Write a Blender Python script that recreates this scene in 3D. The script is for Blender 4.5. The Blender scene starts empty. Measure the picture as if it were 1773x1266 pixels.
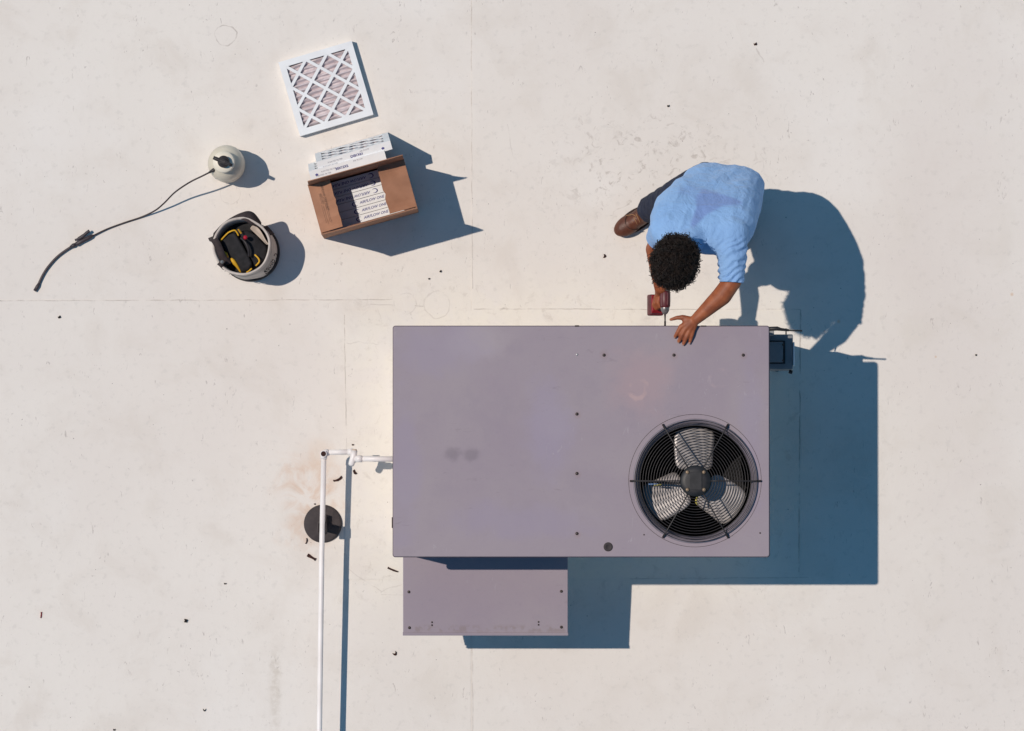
import bpy, bmesh, math, random
from mathutils import Vector, Matrix, noise
random.seed(7)
scene = bpy.context.scene
col = scene.collection

# ------------------------------------------------------------------ camera, sky, sun, exposure
W_PX, H_PX = 1773.0, 1266.0
CAM_H = 31.0                      # drone height above the roof
F_PX = 331.0 * CAM_H              # focal length in photograph pixels
TILT = math.atan(256.0 / F_PX)    # the drone looks a touch forward of straight down
cam_d = bpy.data.cameras.new('camera')
cam_d.sensor_fit = 'HORIZONTAL'; cam_d.sensor_width = 36.0
cam_d.lens = F_PX / W_PX * 36.0
cam_d.clip_start = 0.5; cam_d.clip_end = 500.0
cam = bpy.data.objects.new('camera', cam_d); col.objects.link(cam)
cam.location = (0, 0, CAM_H); cam.rotation_euler = (TILT, 0, 0)
scene.camera = cam

SHADOW = Vector((0.970 * 0.537, -0.241 * 0.537, -1.0)).normalized()     # way the sunlight travels
SUN_EL = math.asin(-SHADOW.z)
SUN_AZ = math.atan2(-SHADOW.x, -SHADOW.y)
world = bpy.data.worlds.new('World'); scene.world = world; world.use_nodes = True
wn = world.node_tree.nodes; wl = world.node_tree.links; wn.clear()
sky = wn.new('ShaderNodeTexSky'); sky.sky_type = 'NISHITA'; sky.sun_disc = False
sky.sun_elevation = SUN_EL; sky.sun_rotation = SUN_AZ
sky.air_density = 1.0; sky.dust_density = 0.0; sky.ozone_density = 10.0
bg = wn.new('ShaderNodeBackground'); bg.inputs['Strength'].default_value = 0.087
wo = wn.new('ShaderNodeOutputWorld')
tint = wn.new('ShaderNodeMix'); tint.data_type = 'RGBA'; tint.blend_type = 'MULTIPLY'; tint.inputs[0].default_value = 1.0
tint.inputs[7].default_value = (0.78, 1.06, 0.88, 1)      # the photograph's teal cast, the same over the whole sky
wl.new(sky.outputs[0], tint.inputs[6]); wl.new(tint.outputs[2], bg.inputs[0]); wl.new(bg.outputs[0], wo.inputs[0])
sun_d = bpy.data.lights.new('sun', 'SUN'); sun_d.energy = 3.22; sun_d.angle = math.radians(0.5)
sun_d.color = (1.0, 0.895, 0.785)
sun = bpy.data.objects.new('sun', sun_d); col.objects.link(sun)
sun.rotation_euler = SHADOW.to_track_quat('-Z', 'Y').to_euler(); sun.location = (-12, 4, 25)
vs = scene.view_settings
vs.view_transform = 'Standard'; vs.look = 'None'; vs.gamma = 1.0; vs.use_curve_mapping = False
vs.exposure = 0.0

def P(px, py, z=0.0):
    """place a measured point at height z"""
    x, y, zc = px - W_PX / 2, -(py - H_PX / 2), -F_PX
    c, s = math.cos(TILT), math.sin(TILT)
    d = Vector((x, y * c - zc * s, y * s + zc * c))
    k = (z - CAM_H) / d.z
    return Vector((d.x * k, d.y * k, z))

# ------------------------------------------------------------------ helpers
ORG = {}
def set_props(o, label=None, cat=None, group=None, kind=None):
    if label: o['label'] = label
    if cat: o['category'] = cat
    if group: o['group'] = group
    if kind: o['kind'] = kind
    return o
def thing(name, loc, label, cat, group=None):
    o = bpy.data.objects.new(name, None); col.objects.link(o)
    o.location = loc; o.empty_display_size = 0.05
    ORG[o.name] = Vector(loc)
    return set_props(o, label, cat, group)
def obj(name, verts, faces, mat, parent=None, smooth=False, org=None):
    off = ORG[parent.name] if parent else (Vector(org) if org else Vector((0, 0, 0)))
    me = bpy.data.meshes.new(name)
    me.from_pydata([tuple(Vector(v) - off) for v in verts], [], faces)
    me.validate(); me.update()
    if mat: me.materials.append(mat)
    if smooth: me.polygons.foreach_set('use_smooth', [True] * len(me.polygons))
    o = bpy.data.objects.new(name, me); col.objects.link(o)
    if parent: o.parent = parent
    else: o.location = off
    ORG[o.name] = off
    return o
def from_bm(name, bm, mat, parent=None, smooth=False, org=None):
    bmesh.ops.recalc_face_normals(bm, faces=bm.faces[:])
    bm.verts.index_update()
    v = [x.co.copy() for x in bm.verts]; f = [[q.index for q in p.verts] for p in bm.faces]
    bm.free()
    return obj(name, v, f, mat, parent, smooth, org)
def fix_normals(o):
    bm = bmesh.new(); bm.from_mesh(o.data)
    bmesh.ops.recalc_face_normals(bm, faces=bm.faces[:]); bm.to_mesh(o.data); bm.free()
    return o
def box(name, c, dims, mat, parent=None, rot=None, bev=0.0, segs=2, org=None, jitter=0.0):
    bm = bmesh.new(); bmesh.ops.create_cube(bm, size=1.0)
    for v in bm.verts: v.co = Vector((v.co.x * dims[0], v.co.y * dims[1], v.co.z * dims[2]))
    if jitter:
        for v in bm.verts: v.co += Vector([random.uniform(-jitter, jitter) for _ in range(3)])
    if bev: bmesh.ops.bevel(bm, geom=bm.edges[:], offset=bev, segments=segs, affect='EDGES', profile=0.5)
    R = rot if rot else Matrix.Identity(3)
    for v in bm.verts: v.co = R @ v.co + Vector(c)
    return from_bm(name, bm, mat, parent, False, org)
def hexa(name, bottom, top, mat, parent=None, bev=0.0, org=None):
    """solid between two quads (same winding)"""
    bm = bmesh.new(); vs_ = [bm.verts.new(p) for p in list(bottom) + list(top)]
    for f in ((3, 2, 1, 0), (4, 5, 6, 7), (0, 1, 5, 4), (1, 2, 6, 5), (2, 3, 7, 6), (3, 0, 4, 7)): bm.faces.new([vs_[i] for i in f])
    if bev: bmesh.ops.bevel(bm, geom=bm.edges[:], offset=bev, segments=2, affect='EDGES', profile=0.5)
    return from_bm(name, bm, mat, parent, False, org)
def slab(name, quad, thick, mat, parent=None, bev=0.0, org=None):
    """quad sheet given thickness along its normal"""
    q = [Vector(p) for p in quad]; n = (q[1] - q[0]).cross(q[3] - q[0]).normalized()
    return hexa(name, [p - n * thick for p in q], q, mat, parent, bev, org)
def spline(pts, n=8):
    pts = [Vector(p) for p in pts]; out = []
    for i in range(len(pts) - 1):
        p0 = pts[max(i - 1, 0)]; p1 = pts[i]; p2 = pts[i + 1]; p3 = pts[min(i + 2, len(pts) - 1)]
        for k in range(n):
            t = k / n
            out.append(0.5 * ((2 * p1) + (p2 - p0) * t + (2 * p0 - 5 * p1 + 4 * p2 - p3) * t * t + (3 * p1 - p0 - 3 * p2 + p3) * t ** 3))
    out.append(pts[-1]); return out
def tube_geo(pts, rad, segs=10, cap=True, base=0, flat=1.0):
    pts = [Vector(p) for p in pts]; n = len(pts)
    r = rad if isinstance(rad, (list, tuple)) else [rad] * n
    V, Fc = [], []
    t0 = (pts[1] - pts[0]).normalized()
    u = t0.orthogonal().normalized()
    for i, p in enumerate(pts):
        t = (pts[min(i + 1, n - 1)] - pts[max(i - 1, 0)]).normalized()
        u = (u - t * u.dot(t))
        u = u.normalized() if u.length > 1e-6 else t.orthogonal().normalized()
        w = t.cross(u)
        for k in range(segs):
            a = 2 * math.pi * k / segs
            V.append(p + (u * math.cos(a) + w * math.sin(a) * flat) * r[i])
    for i in range(n - 1):
        for k in range(segs):
            a, b = i * segs + k, i * segs + (k + 1) % segs
            Fc.append([base + a, base + b, base + b + segs, base + a + segs])
    if cap:
        Fc.append([base + k for k in reversed(range(segs))])
        Fc.append([base + (n - 1) * segs + k for k in range(segs)])
    return V, Fc
def tube(name, pts, rad, mat, parent=None, segs=10, cap=True, org=None, smooth=True):
    V, Fc = tube_geo(pts, rad, segs, cap)
    return obj(name, V, Fc, mat, parent, smooth, org)
def lathe(name, prof, c, mat, parent=None, segs=48, smooth=True, closed=False, org=None, axis=None, wob=0.0):
    c = Vector(c); V, Fc = [], []; R = Vector((0, 0, 1)).rotation_difference(axis).to_matrix() if axis else None
    for (r, z) in prof:
        for k in range(segs):
            a = 2 * math.pi * k / segs
            rr = r * (1 + wob * noise.noise(Vector((math.cos(a) * 1.7, math.sin(a) * 1.7, z * 6))))
            p = Vector((rr * math.cos(a), rr * math.sin(a), z))
            V.append((R @ p if R else p) + c)
    m = len(prof)
    for i in range(m if closed else m - 1):
        j = (i + 1) % m
        for k in range(segs):
            k2 = (k + 1) % segs
            Fc.append([i * segs + k, i * segs + k2, j * segs + k2, j * segs + k])
    o = obj(name, V, Fc, mat, parent, smooth, org)
    return fix_normals(o)
def text(name, s, size, mat, M, parent, shear=0.0, offset=0.0, sx=1.0):
    """flat print: M puts the text's centre and its right / up / out axes in the scene"""
    cu = bpy.data.curves.new(name, 'FONT'); cu.body = s; cu.size = size; cu.shear = shear; cu.offset = offset
    cu.align_x = 'CENTER'; cu.align_y = 'CENTER'; cu.resolution_u = 3
    t = bpy.data.objects.new(name, cu); col.objects.link(t)
    me = bpy.data.meshes.new_from_object(t.evaluated_get(bpy.context.evaluated_depsgraph_get()))
    bpy.data.objects.remove(t); bpy.data.curves.remove(cu)
    off = ORG[parent.name]
    for v in me.vertices: v.co = (M @ Vector((v.co.x * sx, v.co.y, 0.0))) - off
    me.materials.clear(); me.materials.append(mat)
    me.name = name
    o = bpy.data.objects.new(name, me); col.objects.link(o); o.parent = parent; ORG[o.name] = off
    return o
def frame_matrix(o, right, up):
    r = Vector(right).normalized(); u = Vector(up); u = (u - r * u.dot(r)).normalized(); n = r.cross(u)
    return Matrix(((r.x, u.x, n.x, o[0]), (r.y, u.y, n.y, o[1]), (r.z, u.z, n.z, o[2]), (0, 0, 0, 1)))

# ------------------------------------------------------------------ materials
def new_mat(name):
    m = bpy.data.materials.new(name); m.use_nodes = True
    return m, m.node_tree.nodes, m.node_tree.links, m.node_tree.nodes['Principled BSDF']
def M(name, c1, c2=None, scale=20.0, rough=0.6, metal=0.0, bump=0.0, bscale=None, lo=0.35, hi=0.65, detail=5.0, stretch=None, spec=0.4, sheen=0.0):
    m, n, l, b = new_mat(name)
    b.inputs['Roughness'].default_value = rough; b.inputs['Metallic'].default_value = metal
    b.inputs['Specular IOR Level'].default_value = spec
    if sheen: b.inputs['Sheen Weight'].default_value = sheen
    c2 = c2 or tuple(x * 0.82 for x in c1)
    tc = n.new('ShaderNodeTexCoord'); mp = n.new('ShaderNodeMapping')
    l.new(tc.outputs['Object'], mp.inputs[0])
    if stretch: mp.inputs['Scale'].default_value = stretch
    nz = n.new('ShaderNodeTexNoise'); nz.inputs['Scale'].default_value = scale; nz.inputs['Detail'].default_value = detail
    l.new(mp.outputs[0], nz.inputs['Vector'])
    rp = n.new('ShaderNodeValToRGB'); rp.color_ramp.elements[0].position = lo; rp.color_ramp.elements[1].position = hi
    rp.color_ramp.elements[0].color = (*c1, 1); rp.color_ramp.elements[1].color = (*c2, 1)
    l.new(nz.outputs[0], rp.inputs[0]); l.new(rp.outputs[0], b.inputs['Base Color'])
    if bump:
        n2 = n.new('ShaderNodeTexNoise'); n2.inputs['Scale'].default_value = bscale or scale * 4; n2.inputs['Detail'].default_value = 4
        l.new(mp.outputs[0], n2.inputs['Vector'])
        bp = n.new('ShaderNodeBump'); bp.inputs['Strength'].default_value = bump; bp.inputs['Distance'].default_value = 0.004
        l.new(n2.outputs[0], bp.inputs['Height']); l.new(bp.outputs[0], b.inputs['Normal'])
    return m
class NB:
    """small node-expression builder working on world x, y"""
    def __init__(s, m):
        s.n = m.node_tree.nodes; s.l = m.node_tree.links
        g = s.n.new('ShaderNodeNewGeometry'); s.pos = g.outputs['Position']
        sp = s.n.new('ShaderNodeSeparateXYZ'); s.l.new(s.pos, sp.inputs[0]); s.x, s.y = sp.outputs[0], sp.outputs[1]
    def m(s, op, a, b=None, c=None):
        k = s.n.new('ShaderNodeMath'); k.operation = op
        for i, v in enumerate((a, b, c)):
            if v is None: continue
            if isinstance(v, (int, float)): k.inputs[i].default_value = v
            else: s.l.new(v, k.inputs[i])
        return k.outputs[0]
    def noise(s, scale, detail=4.0, rough=0.55, dist=0.0, stretch=None, off=(0, 0, 0)):
        mp = s.n.new('ShaderNodeMapping'); s.l.new(s.pos, mp.inputs[0]); mp.inputs['Location'].default_value = off
        if stretch: mp.inputs['Scale'].default_value = stretch
        k = s.n.new('ShaderNodeTexNoise'); k.inputs['Scale'].default_value = scale; k.inputs['Detail'].default_value = detail
        k.inputs['Roughness'].default_value = rough; k.inputs['Distortion'].default_value = dist
        s.l.new(mp.outputs[0], k.inputs['Vector']); return k.outputs[0]
    def step(s, v, lo, hi):
        k = s.n.new('ShaderNodeMapRange'); k.interpolation_type = 'SMOOTHSTEP'
        k.inputs['From Min'].default_value = lo; k.inputs['From Max'].default_value = hi
        s.l.new(v, k.inputs['Value']); return k.outputs[0]
    def inv(s, v): return s.m('SUBTRACT', 1.0, v)
    def mix(s, f, a, b):
        k = s.n.new('ShaderNodeMix'); k.data_type = 'RGBA'
        if isinstance(f, (int, float)): k.inputs[0].default_value = f
        else: s.l.new(f, k.inputs[0])
        for i, v in ((6, a), (7, b)):
            if isinstance(v, tuple): k.inputs[i].default_value = (*v, 1)
            else: s.l.new(v, k.inputs[i])
        return k.outputs[2]
    def seg(s, a, b, w, wob=None, wobamp=0.0):
        """thin straight mark between two points"""
        a, b = Vector(a[:2]), Vector(b[:2]); d = b - a; L = d.length; d /= L
        rx = s.m('SUBTRACT', s.x, a.x); ry = s.m('SUBTRACT', s.y, a.y)
        al = s.m('ADD', s.m('MULTIPLY', rx, d.x), s.m('MULTIPLY', ry, d.y))
        ac = s.m('SUBTRACT', s.m('MULTIPLY', rx, -d.y), s.m('MULTIPLY', ry, -d.x))
        if wob is not None: ac = s.m('ADD', ac, s.m('MULTIPLY', s.m('SUBTRACT', wob, 0.5), wobamp))
        k = s.inv(s.step(s.m('ABSOLUTE', ac), w * 0.35, w))
        k = s.m('MULTIPLY', k, s.m('GREATER_THAN', al, 0.0))
        return s.m('MULTIPLY', k, s.m('LESS_THAN', al, L))
    def dist(s, c, sx=1.0, sy=1.0):
        rx = s.m('MULTIPLY', s.m('SUBTRACT', s.x, c[0]), sx); ry = s.m('MULTIPLY', s.m('SUBTRACT', s.y, c[1]), sy)
        return s.m('SQRT', s.m('ADD', s.m('MULTIPLY', rx, rx), s.m('MULTIPLY', ry, ry)))
    def ring(s, c, r, w, wob=None, amp=0.0):
        d = s.dist(c)
        if wob is not None: d = s.m('ADD', d, s.m('MULTIPLY', s.m('SUBTRACT', wob, 0.5), amp))
        return s.inv(s.step(s.m('ABSOLUTE', s.m('SUBTRACT', d, r)), w * 0.3, w))
    def blob(s, c, rx, ry, nz, amt=0.6):
        d = s.dist(c, 1.0 / rx, 1.0 / ry)
        d = s.m('ADD', d, s.m('MULTIPLY', s.m('SUBTRACT', nz, 0.5), amt * 2))
        return s.inv(s.step(d, 0.25, 1.05))

UNIT_Z = 1.2
def roof_material(name, base, cream):
    m, n, l, b = new_mat(name); e = NB(m)
    b.inputs['Roughness'].default_value = 0.75; b.inputs['Specular IOR Level'].default_value = 0.25
    nb = e.noise(0.55, 5, 0.6); ns = e.noise(3.2, 6, 0.62, 0.4, off=(3, 1, 0)); nf = e.noise(26, 5, 0.6); nw = e.noise(9, 3)
    nst = e.noise(7, 6, 0.65, 1.2, off=(7, 2, 0))
    c = e.mix(e.step(nb, 0.3, 0.72), base, tuple(x * y for x, y in zip(base, (0.95, 0.935, 0.935))))
    c = e.mix(e.m('MULTIPLY', e.step(ns, 0.47, 0.72), 0.60), c, tuple(x * y for x, y in zip(base, (0.88, 0.855, 0.835))))
    c = e.mix(e.m('MULTIPLY', e.step(e.noise(1.1, 5, 0.6, off=(9, 4, 0)), 0.52, 0.72), 0.5), c, tuple(min(1, x * y) for x, y in zip(base, (1.03, 1.045, 1.07))))
    # fine speckle and scuffs
    c = e.mix(e.m('MULTIPLY', e.step(nf, 0.54, 0.72), 0.30), c, tuple(x * 0.72 for x in base))
    scr = e.m('MULTIPLY', e.step(e.noise(55, 3, 0.5, 1.5, stretch=(1, 0.35, 1)), 0.64, 0.70), e.step(nst, 0.5, 0.62))
    c = e.mix(e.m('MULTIPLY', scr, 0.55), c, (0.36, 0.32, 0.30))
    dots = e.m('MULTIPLY', e.step(e.noise(70, 1, 0.4, off=(2, 8, 0)), 0.80, 0.84), 0.8)
    c = e.mix(dots, c, (0.16, 0.13, 0.12))
    # aged creamy coating next to the unit's curb
    cx, cy = P(1000, 760, 0)[:2]
    dx = e.m('SUBTRACT', e.m('ABSOLUTE', e.m('SUBTRACT', e.x, cx)), 0.98); dy = e.m('SUBTRACT', e.m('ABSOLUTE', e.m('SUBTRACT', e.y, cy)), 0.58)
    dd = e.m('ADD', e.m('MAXIMUM', dx, dy), e.m('MULTIPLY', e.m('SUBTRACT', ns, 0.5), 0.35))
    near = e.inv(e.step(dd, 0.0, 0.42))
    c = e.mix(e.m('MULTIPLY', e.m('MULTIPLY', near, e.step(e.noise(5, 5, 0.65, 0.5, off=(6, 1, 0)), 0.30, 0.62)), 0.60), c, cream)
    scuffed = e.m('MULTIPLY', e.inv(e.step(e.m('ABSOLUTE', e.m('SUBTRACT', dd, 0.12)), 0.0, 0.22)), e.step(e.noise(14, 6, 0.7, 0.6, off=(1, 7, 0)), 0.54, 0.68))
    c = e.mix(e.m('MULTIPLY', scuffed, 0.28), c, (0.42, 0.36, 0.31))
    # people have walked north of the unit
    wk = e.m('MULTIPLY', e.blob(P(1130, 300), 0.75, 0.45, ns, 0.5), e.step(e.noise(17, 6, 0.7, 1.0, off=(4, 4, 0)), 0.54, 0.66))
    c = e.mix(e.m('MULTIPLY', wk, 0.55), c, (0.40, 0.35, 0.31))
    # rusty water stain round the pipe stand, old streak further south
    st = e.m('MULTIPLY', e.blob(P(538, 875), 0.19, 0.40, ns, 1.0), e.step(nst, 0.36, 0.60))
    c = e.mix(e.m('MULTIPLY', st, 0.62), c, (0.62, 0.43, 0.31))
    st2 = e.blob(P(555, 790), 0.09, 0.12, nst, 0.6); c = e.mix(e.m('MULTIPLY', st2, 0.28), c, (0.64, 0.47, 0.34))
    st3 = e.m('MULTIPLY', e.blob(P(476, 1190), 0.045, 0.34, ns, 0.5), e.step(nf, 0.3, 0.6))
    c = e.mix(e.m('MULTIPLY', st3, 0.42), c, (0.50, 0.44, 0.37))
    st4 = e.blob(P(1650, 420), 0.5, 1.9, ns, 0.8); c = e.mix(e.m('MULTIPLY', st4, 0.22), c, (0.62, 0.54, 0.51))
    for q, r_ in (((1452, 557), 0.012), ((1752, 510), 0.014), ((1620, 618), 0.008)):
        sp = e.blob(P(*q), r_, r_, nw, 0.4); c = e.mix(e.m('MULTIPLY', sp, 0.6), c, (0.62, 0.42, 0.28))
    # seams, patch outlines and cracks filled with dirt
    marks = []
    def ln(a, bb, w=0.0035, s=0.6, wob=0.012): marks.append(e.m('MULTIPLY', e.seg(P(*a), P(*bb), w, nw, wob), s))
    ln((816, 0), (818, 500), s=0.42); ln((818, 1122), (819, 1266), s=0.42)
    ln((0, 521), (680, 519), s=0.5); ln((596, 545), (600, 780), s=0.55); ln((600, 960), (600, 1060), s=0.2)
    ln((820, 535), (1385, 536), s=0.5); ln((640, 527), (684, 528), s=0.3); ln((1386, 536), (1383, 990), 0.004, 0.7)
    ln((1090, 1002), (1400, 1000), s=0.4); ln((600, 594), (655, 594), s=0.25, wob=0.06)
    ln((602, 985), (660, 1026), s=0.25, wob=0.04); ln((660, 1028), (695, 1010), s=0.28, wob=0.05); ln((660, 1030), (700, 1030), s=0.2)
    ln((878, 215), (888, 270), s=0.22, wob=0.02); ln((1309, 84), (1322, 108), 0.006, 0.3, 0.05)
    ln((855, 540), (874, 534), 0.006, 0.55, 0.03); ln((718, 530), (733, 531), 0.005, 0.45)
    for (q, r, w, s) in (((391, 62), 0.056, 0.004, 0.5), ((399, 337), 0.052, 0.003, 0.28), ((700, 525), 0.056, 0.005, 0.26), ((757, 527), 0.066, 0.005, 0.24)):
        marks.append(e.m('MULTIPLY', e.ring(P(*q), r, w, nw, 0.045), s))
    tot = marks[0]
    for k in marks[1:]: tot = e.m('MAXIMUM', tot, k)
    tot = e.m('MULTIPLY', tot, e.step(e.noise(9, 5, 0.65, off=(5, 5, 0)), 0.36, 0.62))
    c = e.mix(tot, c, (0.30, 0.25, 0.22))
    l.new(c, b.inputs['Base Color'])
    hgt = e.m('ADD', e.m('MULTIPLY', nf, 0.5), e.m('ADD', e.m('MULTIPLY', ns, 2.0), e.m('MULTIPLY', e.noise(120, 2), 0.2)))
    bp = n.new('ShaderNodeBump'); bp.inputs['Strength'].default_value = 0.25; bp.inputs['Distance'].default_value = 0.006
    l.new(hgt, bp.inputs['Height']); l.new(bp.outputs[0], b.inputs['Normal'])
    return m
ROOF_BASE = (0.762, 0.716, 0.668)
m_roof = roof_material('roof_membrane', ROOF_BASE, (0.785, 0.735, 0.650))

def cabinet_material():
    m, n, l, b = new_mat('cabinet_paint'); e = NB(m)
    b.inputs['Roughness'].default_value = 0.55; b.inputs['Specular IOR Level'].default_value = 0.3
    base = (0.290, 0.240, 0.282)
    n1 = e.noise(1.6, 6, 0.6, 0.3); n2 = e.noise(7, 6, 0.65); n3 = e.noise(60, 3)
    c = e.mix(e.step(n1, 0.30, 0.72), base, (0.318, 0.270, 0.298))
    c = e.mix(e.m('MULTIPLY', e.step(n2, 0.5, 0.72), 0.28), c, (0.262, 0.220, 0.265))
    c = e.mix(e.m('MULTIPLY', e.step(n3, 0.58, 0.75), 0.22), c, (0.23, 0.20, 0.24))
    bl = e.blob(P(828, 590, UNIT_Z), 0.20, 0.13, n2, 0.5); c = e.mix(e.m('MULTIPLY', bl, 0.26), c, (0.46, 0.41, 0.41))  # pale patch: a reflection painted into the lid's colour
    for q in ((783, 787), (816, 787)):
        bl = e.blob(P(q[0], q[1], UNIT_Z), 0.055, 0.045, e.noise(18, 5), 0.7); c = e.mix(e.m('MULTIPLY', bl, 0.45), c, (0.16, 0.135, 0.16))
    bl = e.blob(P(1110, 660, UNIT_Z), 0.22, 0.26, n2, 0.6); c = e.mix(e.m('MULTIPLY', bl, 0.40), c, (0.40, 0.27, 0.28))
    for q, rx, ry in (((700, 820), 0.10, 0.55), ((760, 600), 0.35, 0.16), ((900, 900), 0.5, 0.12), ((1300, 760), 0.08, 0.5)):
        bl = e.blob(P(q[0], q[1], UNIT_Z), rx, ry, n2, 0.9); c = e.mix(e.m('MULTIPLY', bl, 0.32), c, (0.285, 0.245, 0.345))
    rg = e.m('MULTIPLY', e.ring(P(1106, 676, UNIT_Z), 0.042, 0.016, n2, 0.09), e.step(e.noise(11, 4), 0.35, 0.6)); c = e.mix(e.m('MULTIPLY', rg, 0.60), c, (0.47, 0.33, 0.32))
    rg = e.m('MULTIPLY', e.ring(P(1245, 655, UNIT_Z), 0.04, 0.014, n2, 0.1), e.step(e.noise(11, 4, off=(3, 3, 0)), 0.4, 0.6)); c = e.mix(e.m('MULTIPLY', rg, 0.35), c, (0.45, 0.34, 0.35))
    bl = e.blob(P(950, 745, UNIT_Z), 0.16, 0.32, n2, 0.7); c = e.mix(e.m('MULTIPLY', bl, 0.28), c, (0.30, 0.265, 0.40))
    scr = e.m('MULTIPLY', e.step(e.noise(45, 3, 0.55, 1.3, stretch=(0.25, 1, 1), off=(4, 2, 0)), 0.63, 0.69), e.step(e.noise(3.5, 4, 0.6, off=(8, 8, 0)), 0.50, 0.64))
    c = e.mix(e.m('MULTIPLY', scr, 0.35), c, (0.20, 0.165, 0.19))
    scl = e.m('MULTIPLY', e.step(e.noise(38, 3, 0.55, 1.6, stretch=(1, 0.3, 1), off=(1, 9, 0)), 0.65, 0.70), e.step(e.noise(3.0, 4, 0.6, off=(2, 5, 0)), 0.50, 0.62))
    c = e.mix(e.m('MULTIPLY', scl, 0.30), c, (0.43, 0.39, 0.42))
    rust = None
    for q in ((1046, 615), (1167, 615), (1287, 615), (999, 717), (999, 820), (999, 924)):
        b_ = e.blob((P(q[0], q[1], UNIT_Z).x + 0.004, P(q[0], q[1], UNIT_Z).y - 0.006), 0.030, 0.040, e.noise(24, 4), 0.7) if rust is None else e.inv(e.step(e.dist((P(q[0], q[1], UNIT_Z).x + 0.003, P(q[0], q[1], UNIT_Z).y - 0.005)), 0.006, 0.026))
        rust = b_ if rust is None else e.m('MAXIMUM', rust, b_)
    c = e.mix(e.m('MULTIPLY', rust, 0.22), c, (0.25, 0.15, 0.13))
    # grime gathered at the hood's lip
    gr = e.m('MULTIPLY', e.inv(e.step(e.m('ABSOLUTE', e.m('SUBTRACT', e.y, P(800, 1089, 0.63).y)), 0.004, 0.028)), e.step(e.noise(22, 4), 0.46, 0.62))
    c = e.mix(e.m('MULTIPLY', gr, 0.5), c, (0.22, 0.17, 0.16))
    l.new(c, b.inputs['Base Color'])
    bp = n.new('ShaderNodeBump'); bp.inputs['Strength'].default_value = 0.12; bp.inputs['Distance'].default_value = 0.004
    l.new(e.m('ADD', e.m('MULTIPLY', n1, 6.0), e.m('MULTIPLY', n3, 0.15)), bp.inputs['Height']); l.new(bp.outputs[0], b.inputs['Normal'])
    return m
m_cab = cabinet_material()
m_black = M('black_metal', (0.012, 0.012, 0.014), (0.022, 0.021, 0.024), 30, 0.5)
m_wire = M('guard_wire_coating', (0.018, 0.016, 0.018), (0.035, 0.028, 0.028), 40, 0.45)
m_inside = M('dark_interior', (0.010, 0.010, 0.012), (0.016, 0.016, 0.018), 12, 0.9)
m_throat = M('throat_paint', (0.24, 0.21, 0.25), (0.16, 0.14, 0.17), 9, 0.5, stretch=(1, 1, 4))
m_blade = M('fan_aluminium', (0.50, 0.465, 0.455), (0.38, 0.35, 0.345), 14, 0.42, 0.25, bump=0.1)
m_bolt = M('bolt_brass', (0.30, 0.21, 0.13), (0.16, 0.11, 0.08), 60, 0.5, 0.3)
m_screw = M('screw_dark', (0.03, 0.022, 0.022), (0.06, 0.045, 0.04), 90, 0.5, 0.3)
m_screw_light = M('screw_zinc', (0.55, 0.53, 0.53), None, 60, 0.4, 0.5)
m_coil = M('coil_fins', (0.10, 0.10, 0.11), (0.06, 0.06, 0.065), 60, 0.5, 0.4)
m_pvc = M('white_pvc', (0.85, 0.81, 0.80), (0.78, 0.73, 0.71), 9, 0.4, bump=0.05)
m_rubber = M('black_rubber', (0.040, 0.032, 0.034), (0.060, 0.048, 0.048), 25, 0.8, bump=0.2)
m_card = M('cardboard', (0.375, 0.185, 0.112), (0.315, 0.152, 0.09), 14, 0.85, bump=0.12, bscale=60)
m_cardw = M('white_card', (0.80, 0.82, 0.84), (0.74, 0.75, 0.77), 10, 0.7, bump=0.05)
m_ink = M('blue_ink', (0.045, 0.045, 0.20), (0.10, 0.10, 0.28), 300, 0.7)
m_inkg = M('grey_ink', (0.20, 0.20, 0.25), (0.42, 0.42, 0.46), 250, 0.7)
m_inkk = M('black_ink', (0.05, 0.03, 0.025), (0.12, 0.07, 0.05), 250, 0.8)
m_pleat = M('pleated_media', (0.70, 0.625, 0.64), (0.57, 0.49, 0.51), 30, 0.95, stretch=(1, 3, 1))
m_bottle = M('milky_plastic', (0.68, 0.615, 0.51), (0.60, 0.54, 0.44), 8, 0.4, bump=0.03)
m_collar = M('cream_plastic', (0.80, 0.73, 0.62), (0.72, 0.66, 0.55), 12, 0.45)
m_plastic = M('black_plastic', (0.020, 0.017, 0.019), (0.034, 0.028, 0.030), 30, 0.5)
m_hose = M('black_hose', (0.030, 0.017, 0.020), (0.045, 0.028, 0.03), 30, 0.5)
m_wand = M('grey_black_wand', (0.040, 0.030, 0.036), (0.055, 0.042, 0.048), 30, 0.5)
m_canvas = M('dirty_white_bucket', (0.62, 0.55, 0.50), (0.44, 0.38, 0.34), 13, 0.8, bump=0.25, bscale=40, lo=0.3, hi=0.75)
m_bag = M('black_nylon', (0.008, 0.008, 0.010), (0.018, 0.017, 0.020), 40, 0.8, bump=0.25, bscale=120)
m_strap = M('dark_webbing', (0.032, 0.022, 0.024), (0.05, 0.036, 0.036), 50, 0.85, bump=0.2)
m_yellow = M('yellow_trim', (0.72, 0.40, 0.02), (0.60, 0.33, 0.02), 40, 0.6)
m_red = M('red_plastic', (0.42, 0.008, 0.03), (0.26, 0.008, 0.02), 40, 0.4)
m_rag = M('tan_rag', (0.58, 0.47, 0.38), (0.50, 0.40, 0.32), 20, 0.95, bump=0.4, bscale=60)
m_skin = M('skin', (0.345, 0.100, 0.038), (0.235, 0.062, 0.024), 22, 0.55, bump=0.25, bscale=90)
m_nail = M('nail', (0.42, 0.22, 0.16), None, 30, 0.4)
m_hair = M('black_hair', (0.008, 0.0055, 0.005), (0.020, 0.011, 0.008), 40, 0.5, spec=0.3)
m_jean = M('navy_denim', (0.010, 0.014, 0.034), (0.020, 0.026, 0.050), 24, 0.9, bump=0.3, bscale=150)
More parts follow.
